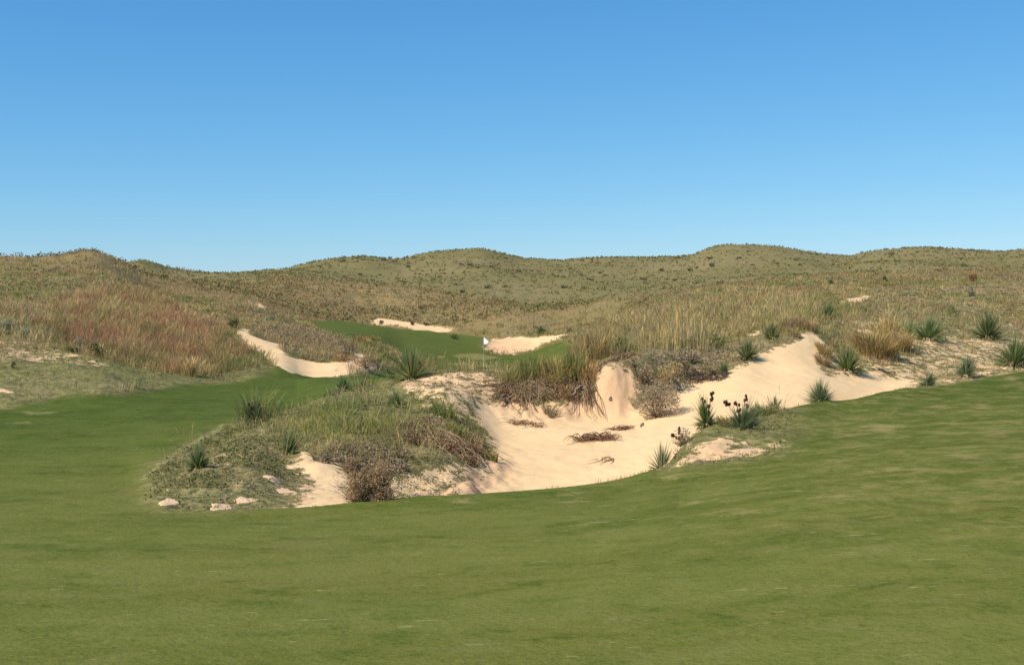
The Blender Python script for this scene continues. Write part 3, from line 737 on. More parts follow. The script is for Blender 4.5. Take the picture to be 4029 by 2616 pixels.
def w_patch(x, y):
    w = sstep(.02, .3, fbm(x*.45, y*.45, 808, 3))
    return w*(1 - .9*inside(ZLOW, x, y))*(1 - .7*inside(ZRED, x, y))*(1 - .15*inside(ZYEL, x, y))*(1 - .5*grid_sample(mixw, x, y))
cover('dune_shrubs', 'grey green shrubs mixed into the dune grass', 5200, 33, 112, w_patch, (.14, .38), .05, dict(green=.3, sage=.25, grey=.2, olive=.25), 26, mul=.74)
cover('red_weeds', 'dull red brown weeds mixed into the dune grass', 1500, 40, 125, lambda x, y: .7*sstep(.1, .3, fbm(x*.3, y*.3, 909, 3)), (.12, .3), .05, dict(rust=.6, brown=.4), 22, mul=.62)
cover('hill_shrubs', 'countless low shrubs over the far hills', 30000, 125, 440, lambda x, y: .45 + .55*sstep(-.3, .3, fbm(x*.03, y*.03, 7, 3)), (.2, .6), .22,
      dict(green=.28, olive=.5, brown=.1, tan=.12), 8, flat=.6, mul=.66)
cover('slope_shrubs', 'small weeds dotting the brown slope', 1700, 60, 150, lambda x, y: np.full(x.shape, .8), (.12, .4), .08,
      dict(green=.3, grey=.2, brown=.25, olive=.25), 18, mul=.6)
cover('island_weeds', 'dark green weeds in the low island scrub', 2600, 17, 33, lambda x, y: sstep(-.1, .25, fbm(x*1.6, y*1.6, 515, 2))*(x < y*(-.015))*(1 - .6*grid_sample(mixw, x, y)), (.06, .17), .03, dict(green=.75, olive=.25), 34, 500, 1950, mul=.55)
#PART2
# ----------------------------------------------------------------- individual things
def simple_mat(name, c1, c2, scale=20, rough=.9, bump=.3):
    m, nt = new_mat(name); b = NB(nt)
    out = b.n('ShaderNodeOutputMaterial'); bs = b.n('ShaderNodeBsdfPrincipled'); b.link(bs.outputs[0], out.inputs[0])
    pos = b.n('ShaderNodeNewGeometry').outputs['Position']; nz = b.noise(pos, scale, 4, .65)
    b.link(b.mix(b.mrange(nz, .3, .7), c1, c2), bs.inputs['Base Color'])
    bs.inputs['Roughness'].default_value = rough; bs.inputs['Specular IOR Level'].default_value = .2
    bp = b.n('ShaderNodeBump'); bp.inputs['Strength'].default_value = bump; bp.inputs['Distance'].default_value = .02
    b.link(nz, bp.inputs['Height']); b.link(bp.outputs[0], bs.inputs['Normal'])
    return m
M_WOOD = simple_mat('weathered_wood', (.10,.065,.045), (.22,.16,.12), 30)
M_SANDLUMP = simple_mat('sand_lump', (.72,.49,.30), (.62,.41,.25), 14, .95, .5)
M_CLOTH = simple_mat('white_cloth', (.86,.86,.86), (.82,.82,.83), 8, .8, .05)
M_POLE = simple_mat('painted_pole', (.8,.8,.76), (.75,.75,.7), 8, .4, .02)
G = np.random.default_rng(5)

def place(px, sy, D=None):
    """ground point: where the photograph shows the foot of a thing"""
    if D is None: x, y = hit(px, sy)
    else: x, y = (px-CX)/FX*D, D
    return float(x), float(y), float(height(np.array([x]), np.array([y]))[0])
def tag(o, label, cat, group=None):
    o['label'] = label; o['category'] = cat
    if group: o['group'] = group
    return o
def thing(name, loc, label, cat, group=None):
    e = bpy.data.objects.new(name, None); e.location = loc; e.empty_display_size = .2; COL.objects.link(e)
    return tag(e, label, cat, group)

def spikes(n, Rr, H, w, tint, g, el0=4, el1=86, droop=.0, vary=.18):
    az = g.uniform(0, 2*math.pi, n); el = np.radians(el0 + (el1-el0)*g.uniform(0, 1, n)**1.15)
    L = 1/np.sqrt((np.cos(el)/Rr)**2 + (np.sin(el)/H)**2)*(.55 + .55*g.uniform(0, 1, n)**.7)
    d = np.stack([np.cos(az)*np.cos(el), np.sin(az)*np.cos(el), np.sin(el)], -1)
    s = np.cross(d, np.array([0, 0, 1.0])); s /= np.linalg.norm(s, axis=1, keepdims=True)+1e-9
    s = s*np.cos(.6) + np.cross(d, s)*np.sin(g.uniform(-.9, .9, n))[:, None]
    b = d*(.06*Rr)
    mid = d*(L*.5)[:, None]; tip = d*L[:, None]; tip[:, 2] -= droop*L*np.cos(el)
    w2 = (w*g.uniform(.75, 1.25, n)/2)[:, None]
    V = np.stack([b - s*w2*.7, b + s*w2*.7, mid - s*w2, mid + s*w2, tip], 1).reshape(-1, 3)
    k_ = (np.arange(n)*5)[:, None]
    C = np.repeat(np.asarray(tint)[None]*g.uniform(1-vary, 1+vary, (n, 1)), 5, 0)
    C = C.reshape(n, 5, 3); C[:, 4] = C[:, 4]*.6 + np.array([.42, .42, .25])*.4; C = C.reshape(-1, 3)
    return V, [k_ + np.array([[0, 1, 3, 2]]), k_ + np.array([[2, 3, 4]])], C

def tube(pts, rads, sides=5):
    pts = np.asarray(pts, float); n = len(pts); V = []; 
    t = np.gradient(pts, axis=0); t /= np.linalg.norm(t, axis=1, keepdims=True)+1e-9
    for q in range(n):
        ref = np.array([0, 0, 1.0]) if abs(t[q][2]) < .9 else np.array([1.0, 0, 0])
        u = np.cross(t[q], ref); u /= np.linalg.norm(u); v = np.cross(t[q], u)
        for s in range(sides):
            a = 2*math.pi*s/sides; V.append(pts[q] + rads[q]*(u*math.cos(a) + v*math.sin(a)))
    F = []
    for q in range(n-1):
        for s in range(sides): F.append([q*sides+s, q*sides+(s+1) % sides, (q+1)*sides+(s+1) % sides, (q+1)*sides+s])
    V.append(pts[-1]); e = len(V)-1
    T3 = [[(n-1)*sides+s, (n-1)*sides+(s+1) % sides, e] for s in range(sides)]
    return np.array(V), [np.array(F), np.array(T3)]
def ball(c, r, g, seg=7, rings=5, sq=(1, 1, 1), amp=.15):
    V = [[0, 0, 1]]
    for i_ in range(1, rings):
        th = math.pi*i_/rings
        for s in range(seg): V.append([math.sin(th)*math.cos(2*math.pi*s/seg), math.sin(th)*math.sin(2*math.pi*s/seg), math.cos(th)])
    V.append([0, 0, -1]); V = np.array(V)
    V = V*(1 + amp*g.uniform(-1, 1, (len(V), 1)))*np.array(sq)*r + np.array(c)
    Q, T3 = [], []
    for s in range(seg): T3.append([0, 1+s, 1+(s+1) % seg])
    for i_ in range(rings-2):
        for s in range(seg): Q.append([1+i_*seg+s, 1+(i_+1)*seg+s, 1+(i_+1)*seg+(s+1) % seg, 1+i_*seg+(s+1) % seg])
    e = len(V)-1; b0 = 1+(rings-2)*seg
    for s in range(seg): T3.append([b0+s, e, b0+(s+1) % seg])
    return V, [np.array(Q), np.array(T3)]

YG = 'spiky yucca plants around the sand and dunes'
YC = dict(blue=(.22,.26,.115), dark=(.145,.175,.06), green=(.19,.235,.07), pale=(.33,.35,.19), light=(.26,.29,.09))
def yucca(px, sy, wpx, hpx, colr, label, n=90, D=None, skirt=0, stalks=(), cat='yucca', lw=.026, name='yucca', upright=False):
    x, y, z = place(px, sy, D); g = np.random.default_rng(int(px*7+sy))
    s = y/FX; Rr = wpx*s/2*1.22; H = hpx*s*1.15; n = int(n*2.4); skirt = skirt or .5*(y < 60)
    t = thing(name, (x, y, z), label, cat, YG if cat == 'yucca' else None)
    V, F, C = spikes(n, Rr, H, max(lw*.75, y*.0007), YC[colr], g, 25 if upright else -4, vary=.35)
    mesh_obj('leaves', V, F, C, M_BLADE, t)
    tl = g.normal(0, .16, 2); V[:, 0] += tl[0]*V[:, 2]; V[:, 1] += tl[1]*V[:, 2]; V[:, 0] *= g.uniform(.85, 1.15); t.children[0].data.vertices.foreach_set('co', V.astype(np.float32).ravel())
    if skirt:
        V, F, C = spikes(int(n*.6*skirt), Rr*.8, H*.35, max(lw, y*.0009), PAL['grey'], g, -8, 25, .45, .35)
        mesh_obj('dead_leaves', V, F, C, M_DRY, t)
    for dx, dy in stalks:             # tip of each stalk in photo pixels from the foot
        tipx, tipz = dx*s*.88, dy*s*.86
        q = np.linspace(0, 1, 7); pts = np.stack([tipx*q**1.3, np.zeros(7)+.02*np.sin(q*3), tipz*q], -1)
        V, F = tube(pts, .008*(1.2-.6*q), 4)
        st = mesh_obj('seed_stalk', V, F, np.tile(np.array([[.20,.13,.075]]), (len(V), 1)), M_DRY, t)
        for k_ in range(int(g.integers(4, 8))):
            u = g.uniform(.6, 1.0); c = np.array([np.interp(u, q, pts[:, 0]), pts[0, 1], np.interp(u, q, pts[:, 2])]) + g.uniform(-1, 1, 3)*np.array([.045, .045, .01])
            v, f = ball(c, .028, g, sq=(.85, .85, 1.25)); mesh_obj('seed_pod', v, f, np.tile(np.array([[.085,.04,.025]])*g.uniform(.7, 1.4), (len(v), 1)), M_DRY, st)
    return t

def shrub(px, sy, wpx, hpx, pal, label, n=500, D=None, leaf=.035, twigs=20, mul=1.0, cat='shrub', name='shrub', group=None):
    x, y, z = place(px, sy, D); g = np.random.default_rng(int(px*3+sy)); s = y/FX; Rr = wpx*s/2; H = hpx*s
    t = thing(name, (x, y, z), label, cat, group)
    m = 7; m = 7 if H < 1.1*Rr*2 else 10; cen = np.stack([g.uniform(-.5, .5, m)*Rr, g.uniform(-.5, .5, m)*Rr, (np.linspace(0, .62, m) if H > 1.1*Rr else g.uniform(0, .45, m))*H], -1); rad = g.uniform(.38, .58, m)*Rr
    parts = []
    for q in range(m):
        top = np.array(PAL[pal] if pal in PAL else YC[pal])*mul*g.uniform(.8, 1.2)
        v, f, c = leafclouds(cen[q:q+1], rad[q:q+1], np.array([max(leaf, y*.0012)]), top[None], n//m, g, flat=min(1.0, .62*H/Rr))
        parts.append((v, f, c))
    V, F, C = merge(parts); mesh_obj('foliage', V, F, C, M_LEAF, t)
    parts = []
    for q in range(twigs):
        a = g.uniform(0, 6.28); e = g.uniform(.3, 1.4); L = (Rr*math.cos(e) + H*math.sin(e))*g.uniform(.45, .85)
        tt = np.linspace(0, 1, 4); p = np.stack([np.cos(a)*np.cos(e)*L*tt, np.sin(a)*np.cos(e)*L*tt, np.sin(e)*L*tt**.9], -1) + g.normal(0, .015, (4, 3))*tt[:, None]
        v, f = tube(p, np.array([.005, .004, .003, .002])*max(1, y/22), 3); parts.append((v, f, np.tile(np.array([[.22,.16,.11]]), (len(v), 1))))
    V, F, C = merge(parts); mesh_obj('twigs', V, F, C, M_DRY, t)
    return t

def clump(px, sy, wpx, hpx, pal, label, n=130, D=None, name='grass_clump', lean=(.1, .5), seed=.3, mul=1.0, wid=.006, cat='grass clump', group=None, base=.75):
    x, y, z = place(px, sy, D); g = np.random.default_rng(int(px*5+sy)); s = y/FX; Rr = wpx*s/2; H = hpx*s
    n = int(n*1.7); ang = g.uniform(0, 6.28, n); rr = Rr*base*np.sqrt(g.uniform(0, 1, n))
    rx, ry = np.cos(ang)*rr, np.sin(ang)*rr
    rz = height(x+rx, y+ry) - z - .01
    hh = H*g.uniform(.4, 1.05, n)*(1 - .45*(rr/Rr)**2); ln = np.minimum(Rr*.9, hh*g.uniform(lean[0], lean[1], n))
    tint = np.array([PAL[p] if p in PAL else YC[p] for p in pal])[g.integers(0, len(pal), n)]*g.uniform(.75, 1.25, (n, 1))*mul
    sh = g.uniform(size=n) < seed
    V, F, C = blades(np.stack([rx, ry, rz], -1), hh, np.maximum(wid, y*.0005)*g.uniform(.7, 1.3, n), ang + g.uniform(-1.2, 1.2, n), ln, tint, sh, g, np.where(sh[:, None], tint*np.array([1.3, 1.1, .95]), tint))
    o = mesh_obj(name, V, F, C, M_BLADE); o.location = (x, y, z)
    return tag(o, label, cat, group)

# --- yuccas (foot column, foot row, width, height in the photograph)
yucca(2603, 1800, 112, 108, 'pale', 'sparse grey-green yucca leaning over the sand at the foot of the turf bank', 80, 20.6)
yucca(2779, 1700, 130, 118, 'green', 'yucca with tall thin stalks of round pods against the sand', 100, 22.6, stalks=[(30, 155), (-20, 125), (14, 90)])
yucca(2692, 1702, 50, 40, 'green', 'small yucca whose dark pod stalks lean over the sand', 30, 22.0, stalks=[(-22, 100), (-52, 66), (-8, 60)])
yucca(2918, 1742, 175, 125, 'blue', 'big yucca with a pale dead skirt and three dark pod stalks on the turf bank', 130, 22.2, skirt=1, stalks=[(-70, 132), (-24, 134), (22, 165)])
yucca(2973, 1616, 46, 50, 'pale', 'tiny wispy yucca, smallest of the three along the turf rim of the sand', 30, 25.0)
yucca(3047, 1608, 80, 58, 'blue', 'small yucca between the tiny wispy one and the dense round one on the turf rim', 60, 25.6)
yucca(3227, 1590, 125, 85, 'blue', 'dense round yucca standing alone on the turf rim against bare sand', 150, 27.0)
yucca(3335, 1488, 150, 112, 'green', 'sprawling green yucca in front of tawny grass at the edge of the upper sand', 140, 34.6, skirt=1)
yucca(3646, 1532, 82, 66, 'blue', 'yucca on the sand rim just past the sunken dark log', 90, 32.2)
yucca(3796, 1482, 125, 84, 'blue', 'yucca on the turf rim with dead leaves and bare dirt under it', 110, 35.6, skirt=1)
yucca(3992, 1428, 200, 120, 'green', 'broad bushy yucca where the turf rim leaves the picture', 190, 39.6)
yucca(3884, 1350, 160, 112, 'dark', 'dark yucca with two short black seed heads behind the broad bushy one', 150, 48.5, stalks=[(-10, 125), (24, 122)])
yucca(3652, 1322, 150, 105, 'green', 'green yucca with drooping lower leaves on the dune top behind the log', 120, 44.0, skirt=1)
yucca(3573, 1256, 95, 58, 'light', 'light green yucca tucked behind the drooping one on the dune top', 60, 47)
yucca(3033, 1332, 80, 66, 'dark', 'dark yucca at the top left shoulder of the upper sand', 80, 36.4)
yucca(2936, 1425, 100, 88, 'dark', 'dark yucca at the top edge of the sand slope beside grey brush', 100, 33.6)
yucca(3255, 1240, 100, 72, 'dark', 'dark bushy yucca on the ridge just above the peak of the sand', 100, 45.0)
yucca(2848, 1482, 62, 50, 'dark', 'small dark yucca hanging over the diagonal sand edge', 50, 32.2)
yucca(1010, 1684, 135, 90, 'dark', 'dark yucca at the back corner of the island beside the mown line', 120, 26.5, skirt=1, stalks=[(-42, 88), (18, 95)])
yucca(782, 1908, 118, 98, 'green', 'yucca with a grey dead skirt on the low nose of the island', 130, 18.9, skirt=1)
yucca(1133, 1817, 85, 92, 'green', 'upright green yucca beside the little sand peak on the island', 90, 20.6)
yucca(1618, 1476, 185, 120, 'light', 'wide light green yucca with dark pods at the back rim of the island', 150, 31.8, stalks=[(20, 110), (38, 82)])
yucca(1546, 1499, 52, 42, 'dark', 'little dark yucca at the foot of the wide light green one', 50, 32)
yucca(1351, 1530, 90, 58, 'green', 'yucca in the low growth at the back of the island near the fairway', 70, 31.2)
yucca(1424, 1543, 45, 35, 'dark', 'tiny dark yucca right of the low one at the back of the island', 40, 30.8)
yucca(1557, 1628, 112, 64, 'green', 'flat green yucca in the middle of the island top', 90, 26.5)
yucca(2133, 1323, 60, 34, 'dark', 'dark yucca at the rim of the small bunker behind the flag', 60, 104)
yucca(2240, 1290, 32, 30, 'dark', 'lone black-green yucca on the slope beyond the flag bunker', 40, 101)
yucca(791, 1372, 60, 44, 'light', 'light yucca with two black pods inside the rust coloured grass', 60, 54, stalks=[(-12, 58), (8, 58)])
yucca(3480, 1130, 40, 34, 'dark', 'small dark yucca on the skyline of the near dune', 40, 94)
# --- sage and other shrubs
shrub(34, 1306, 95, 55, 'sage', 'pale blue-green sagebrush at the picture edge below the dune', 700, 48.5, twigs=14, mul=1.1)
shrub(92, 1338, 75, 50, 'sage', 'smaller pale sagebrush just in front of the blue-green one', 500, 46.5, twigs=12, mul=1.0)
shrub(325, 1356, 70, 55, 'sage', 'grey-green shrub on the sandy shelf below the rust grass', 500, 45.2, twigs=12, mul=.9)
shrub(383, 1396, 60, 55, 'green', 'dark green shrub at the foot of the rust grass', 500, 43.2, twigs=12, mul=.55)
shrub(296, 1374, 50, 26, 'green', 'low dark shrub in front of the grey-green one on the sandy shelf', 300, 44.3, twigs=8, mul=.5)
shrub(53, 1480, 30, 26, 'green', 'tiny dark shrub alone in the mown rough', 120, 39, twigs=6, mul=.6)
shrub(917, 1262, 60, 40, 'green', 'dark green shrub above the upper end of the curved bunker', 350, 63, twigs=8, mul=.6)
shrub(1065, 1229, 50, 30, 'sage', 'bluish shrub beside the small bare sand scar', 260, 84, twigs=8, mul=.75)
shrub(1355, 1415, 120, 55, 'brown', 'brown brush overhanging the middle of the curved bunker', 700, 53.8, twigs=16, mul=.8, cat='dry shrub', name='dry_shrub')
shrub(1439, 1446, 125, 60, 'brown', 'russet brown brush in the curved bunker', 600, 53, twigs=26, mul=.75, cat='dry shrub', name='dry_shrub')
shrub(1530, 1432, 40, 40, 'green', 'dark upright shrub beside the russet brush', 220, 54, twigs=8, mul=.5)
shrub(1376, 1380, 60, 36, 'grey', 'dark grey shrub on the scrub mound above the curved bunker', 300, 58, twigs=8, mul=.6)
shrub(2458, 1392, 100, 62, 'green', 'green bush on top of the bank above the pink sand face', 500, 33.5, twigs=10, mul=.9)
shrub(2578, 1618, 240, 135, 'grey', 'large grey rabbitbrush mound sitting on the sand under the bank', 5200, 28.6, leaf=.032, twigs=90, mul=.95, cat='dry shrub', name='dry_shrub')
shrub(2640, 1545, 130, 90, 'tan', 'straw coloured brush behind the grey rabbitbrush mound', 1600, 30.8, leaf=.03, twigs=30, mul=.9, cat='dry shrub', name='dry_shrub')
shrub(2680, 1745, 90, 75, 'grey', 'brown brush between the leaning yucca and the pod stalks', 400, 21.4, leaf=.02, twigs=40, mul=.8, cat='dry shrub', name='dry_shrub')
shrub(2535, 1520, 70, 95, 'grey', 'grey dry brush clinging to the far edge of the pink sand face', 900, 30.4, leaf=.03, twigs=40, mul=.85, cat='dry shrub', name='dry_shrub')
shrub(2450, 1447, 110, 26, 'brown', 'low brown overhang of dead growth on top of the pink sand face', 600, 31.4, leaf=.03, twigs=40, mul=.6, cat='dry shrub', name='dry_shrub')
shrub(2820, 1395, 120, 60, 'green', 'green brown bushes between the two dark yuccas above the sand slope', 700, 35.2, twigs=14, mul=.75)
shrub(2720, 1450, 110, 50, 'grey', 'pinkish grey brush on the bank above the diagonal sand edge', 800, 33.0, leaf=.03, twigs=30, mul=1.0, cat='dry shrub', name='dry_shrub')
shrub(2525, 1630, 26, 16, 'grey', 'little weed on the sand below the rabbitbrush', 60, 27.6, leaf=.02, twigs=8, mul=.8)
shrub(3560, 1172, 60, 30, 'sage', 'bluish shrub on the near dune above the bare scar', 220, 72, twigs=6, mul=.7)
shrub(3818, 1186, 60, 34, 'sage', 'bluish shrub farther along the near dune', 220, 78, twigs=6, mul=.7)
shrub(3270, 1128, 34, 26, 'green', 'dark round bush on the slope behind the dark ridge yucca', 160, 84, twigs=6, mul=.5)
shrub(1500, 1246, 24, 14, 'rust', 'black-brown shrub at the top of the pale strip behind the green', 80, 127, twigs=5, mul=.35)
shrub(1625, 1268, 26, 16, 'rust', 'dark shrub in the middle of the pale strip behind the green', 80, 128, twigs=5, mul=.35)
shrub(1655, 1202, 26, 14, 'rust', 'lone dark shrub on the brown slope', 90, 142, twigs=5, mul=.35)
shrub(1675, 1276, 26, 14, 'brown', 'brownish shrub near the low end of the pale strip', 90, 128, twigs=5, mul=.5)
shrub(1788, 1324, 55, 24, 'green', 'green shrub at the back edge of the putting green', 200, 111, twigs=6, mul=.8)
shrub(530, 1045, 24, 12, 'green', 'dark bush in the notch of the skyline beside the left hill', 90, 132, twigs=4, mul=.4)
shrub(1505, 1960, 44, 50, 'green', 'dark green sprig at the foot of the dry brown weeds', 220, 16.9, leaf=.018, twigs=10, mul=.55)
shrub(1780, 1862, 64, 46, 'green', 'green weed on the sandy nose below the root tangle', 240, 18.6, leaf=.018, twigs=10, mul=.7)
# --- grass clumps that stand out
DW = 'hazy dry brown weeds on the front lip'
PAL['hazy'] = (.50,.33,.18)
shrub(1413, 1975, 140, 215, 'hazy', 'tall hazy brown weed clump on the front lip of the bunker', 9500, 16.75, leaf=.015, twigs=70, mul=.86, cat='dry weed', name='dry_weed')
shrub(1500, 1978, 165, 140, 'hazy', 'shorter wider brown weed clump next to the tall hazy one', 8500, 16.8, leaf=.015, twigs=70, mul=.82, cat='dry weed', name='dry_weed')
clump(1010, 1655, 200, 150, ('light', 'yg'), 'wispy light green grass rising behind the dark island yucca', 150, 27, lean=(.2, .8), wid=.007, seed=0)
clump(1751, 1652, 120, 84, ('light', 'green'), 'bright green grass clump near the bunker side of the island', 160, 25.2)
clump(1800, 1690, 110, 84, ('light', 'green', 'yg'), 'bright green clump just above the root tangle', 160, 23.4)
clump(1935, 1700, 60, 60, ('green', 'yg'), 'small green tuft on the corner of the island over the sand', 70, 22.8)
clump(2020, 1500, 150, 80, ('green', 'yg', 'olive', 'tan'), 'low mixed grass clump at the near end of the overhanging bank', 170, 30.8)
clump(2090, 1498, 120, 115, ('green', 'light', 'olive'), 'green grass clump second along the overhanging bank', 150, 30.6)
clump(2185, 1488, 170, 95, ('olive', 'tan', 'yg'), 'olive tan grass clump over the middle of the hanging roots', 190, 30.5)
clump(2262, 1484, 90, 125, ('green', 'light'), 'upright green clump just before the pink sand face', 110, 30.5)
clump(2310, 1478, 100, 85, ('brown', 'olive', 'tan'), 'brown tan clump right beside the pink sand face', 140, 30.4)
clump(2235, 1545, 90, 55, ('straw', 'tan', 'rust'), 'rusty straw tuft growing out of the hanging roots', 90, 29.9, lean=(.3, 1.0))
clump(2165, 1600, 70, 60, ('grey', 'sage'), 'grey dead yucca skeleton low in the hanging roots', 70, 29.2, lean=(.3, 1.2))
clump(2060, 1560, 80, 45, ('grey', 'brown', 'green'), 'grey brown tuft at the dark hollow of the hanging roots', 90, 30.0, lean=(.3, 1.1))
clump(1690, 1745, 90, 60, ('light', 'yg'), 'yellow green sprig inside the island root tangle', 70, 22.9, lean=(.3, 1.0))
clump(2340, 1440, 150, 170, ('brown', 'tan', 'olive'), 'bushy brown grass clump behind the hanging bank', 220, 33)
clump(2285, 1432, 90, 150, ('brown', 'rust'), 'dark russet grass clump beside the flag bunker view', 160, 35)
clump(2700, 1390, 170, 210, ('straw', 'tan'), 'tallest straw yellow grass stems on the bank', 60, 34.5, lean=(.02, .15), seed=.7, base=1.3)
clump(2590, 1395, 150, 170, ('straw', 'tan', 'olive'), 'straw yellow stems next to the tallest ones on the bank', 60, 33.5, lean=(.02, .15), seed=.6, base=1.3)
clump(3440, 1420, 190, 105, ('brown', 'tan', 'olive', 'olive'), 'tawny brown grass clump on the sand above the log', 800, 38.2, lean=(.2, .9))
clump(3530, 1400, 120, 90, ('brown', 'tan', 'olive'), 'brown clump beside the tawny one above the log', 400, 40, lean=(.2, .9))
clump(3500, 1272, 90, 95, ('straw', 'tan'), 'pale straw grass clump on the dune top', 140, 45, lean=(.05, .3))
clump(3120, 1330, 110, 75, ('brown', 'grey'), 'dry brown tuft at the peak of the sand slope', 160, 37.5)
clump(3130, 1365, 45, 40, ('grey', 'tan'), 'small dry tuft a little down the sand from the peak', 60, 36.3)
clump(3182, 1332, 70, 50, ('tan', 'grey', 'brown'), 'tan tuft spilling over the very top of the sand', 110, 37.4)
clump(3243, 1392, 70, 60, ('tan', 'olive', 'brown'), 'tan tuft on the sand edge between the peak and the sprawling yucca', 110, 35.8, lean=(.3, 1.0))
clump(3238, 1450, 60, 45, ('brown', 'grey'), 'brown dead tuft left of the sprawling yucca on the sand', 90, 34.6, lean=(.4, 1.2))
clump(3005, 1650, 120, 50, ('green', 'olive', 'light'), 'low green weeds behind the big skirted yucca', 200, 24.2, lean=(.3, 1.0))
clump(2860, 1745, 90, 50, ('olive', 'tan', 'green'), 'olive weeds on the sandy ledge beside the big skirted yucca', 150, 22.4, lean=(.3, 1.0))
clump(745, 1480, 50, 90, ('straw', 'tan'), 'pale yellow grass clump at the foot of the rust grass', 110, 43.2, seed=.5)
clump(272, 1290, 80, 66, ('rust',), 'dark red grass clump at the near corner of the rust grass', 160, 49)
clump(625, 1250, 60, 50, ('rust',), 'dark red grass clump high in the rust grass', 110, 62)
clump(3828, 1106, 34, 44, ('rust', 'brown'), 'upright russet grass clump on the near dune skyline', 80, 96)
clump(1425, 1330, 90, 40, ('rust', 'brown'), 'orange brown grass in front of the green', 140, 72)
clump(1480, 1300, 60, 30, ('yg', 'olive'), 'thin yellow grass standing at the edge of the green', 60, 82)

# --- hanging roots and dead yucca trunks
def roots(name, label, x0, x1, syc, n, reach, D, seedv, cols, back=.6):
    g = np.random.default_rng(seedv); cx, cy, cz = place((x0+x1)/2, syc, D)
    t = thing(name, (cx, cy, cz), label, 'exposed roots')
    def tangle(n, r0, r1, lift, cc, rs):
        parts = []
        for q in range(n):
            px = g.uniform(x0, x1); X = (px-CX)/FX*D; Y = D + g.uniform(-back, .3)
            L = rs*g.uniform(.15, 1)*(.75 + .45*math.sin(px*.021+seedv) + .2*math.sin(px*.067)); m = 7; tt = np.linspace(0, 1, m); a = g.normal(0, .8); a = min(a, .25) if px > x1 - 60 else a
            xs = X + np.sin(a)*L*tt + g.normal(0, .035, m)*tt; ys = Y - np.cos(a)*L*tt
            hz = height(xs, ys); top = height(np.array([X]), np.array([Y]))[0]
            lf = g.uniform(*lift)
            zs = np.maximum(hz + .01, np.minimum(top + .03, hz + lf*np.sin(tt*2.6)+.015)) + g.normal(0, .015, m)*tt
            p = np.stack([xs-cx, ys-cy, zs-cz], -1); r = g.uniform(r0, r1)*(1.15-.8*tt)
            v, f = tube(p, r, 4); parts.append((v, f, np.tile(np.array(cc[g.integers(len(cc))])[None]*g.uniform(.6, 1.35), (len(v), 1))))
        return parts
    ps = tangle(n, .004, .015, (.03, .18), cols, reach)
    if n < 70:
        for v_, f_, c_ in ps: mesh_obj('root', v_, f_, c_, M_DRY, t)
    else:
        o_ = mesh_obj('root_strands', *merge(ps), M_DRY, t); o_['kind'] = 'stuff'
    ps = tangle(n//24, .02, .04, (.05, .2), [(.2,.145,.105), (.28,.21,.16)], reach*.85)
    for v_, f_, c_ in ps: mesh_obj('dead_trunk', v_, f_, c_, M_DRY, t)
    m = n*2; px = g.uniform(x0, x1, m); X = (px-CX)/FX*D; Y = D - g.uniform(-.35, reach*.75 + back - .6, m)
    cen = np.stack([X-cx, Y-cy, height(X, Y)-cz], -1)
    V, F, C = leafclouds(cen, g.uniform(.05, .13, m), np.full(m, .03), np.array(cols)[g.integers(0, len(cols), m)]*g.uniform(.5, 1.3, (m, 1)), 34, g)
    mesh_obj('thatch', V, F, C, M_DRY, t)
    return t
RC = [(.31,.20,.11), (.40,.28,.165), (.20,.115,.06), (.47,.34,.205), (.28,.155,.08)]
roots('root_tangle', 'dark tangle of roots and dead stems hanging from the bank above the sand', 1975, 2325, 1500, 330, 1.25, 30.6, 3, RC)
roots('root_tangle', 'grey tangle of dead yucca stems spilling off the island into the sand', 1600, 1890, 1700, 520, 1.3, 24.4, 4, RC, 2.2)
roots('root_tangle', 'thin brown roots along the lip of the pink sand face', 2345, 2500, 1440, 26, .35, 31.2, 6, RC)
roots('root_tangle', 'dry grey stems under the tall island grass beside the sand peak', 1290, 1600, 1800, 110, .6, 20.8, 8, [(.34,.25,.17), (.42,.32,.21), (.24,.16,.10)], 1.0)
roots('root_tangle', 'dark roots under the diagonal edge of grey brush above the sand', 2660, 2860, 1500, 60, .5, 32.0, 9, [(.11,.07,.05), (.17,.12,.09)])

# --- driftwood weeds lying on the sand
def driftweed(px, sy, wpx, label, n, seedv, rise=.09, D=None):
    g = np.random.default_rng(seedv); x, y, z = place(px, sy, D); s = y/FX; W = wpx*s/2; parts = []
    for q in range(n):
        m = 6; tt = np.linspace(0, 1, m); a = g.uniform(0, 6.28); c0 = np.array([g.uniform(-.8, .8)*W, g.uniform(-.5, .5)*W*.6]); L = g.uniform(.12, .4)
        xs = c0[0] + np.cos(a + tt*g.uniform(-1.5, 1.5))*L*tt; ys = c0[1] + np.sin(a + tt*g.uniform(-1.5, 1.5))*L*tt
        zs = height(x+xs, y+ys) - z + .01 + rise*np.sin(tt*3)*g.uniform(0, 1)
        v, f = tube(np.stack([xs, ys, zs], -1), g.uniform(.004, .011)*(1.1-.7*tt), 4)
        parts.append((v, f, np.tile(np.array([[.27,.145,.085]])*g.uniform(.5, 1.3), (len(v), 1))))
    V, F, C = merge(parts); o = mesh_obj('dead_twigs', V, F, C, M_DRY); o.location = (x, y, z)
    return tag(o, label, 'dead twigs')
driftweed(2338, 1735, 170, 'larger brown heap of dead twigs lying on the bare sand', 170, 1, .14)
driftweed(2440, 1692, 90, 'smaller tail of dead twigs behind the larger heap on the sand', 50, 2)
driftweed(2385, 1812, 90, 'faint scatter of dead twigs low on the bunker floor', 9, 3, .02)
driftweed(2045, 1670, 110, 'thin brown twigs on the sand below the hanging roots', 36, 4, .1)
driftweed(2115, 1680, 50, 'loose stem dangling onto the sand under the roots', 16, 5, .12)

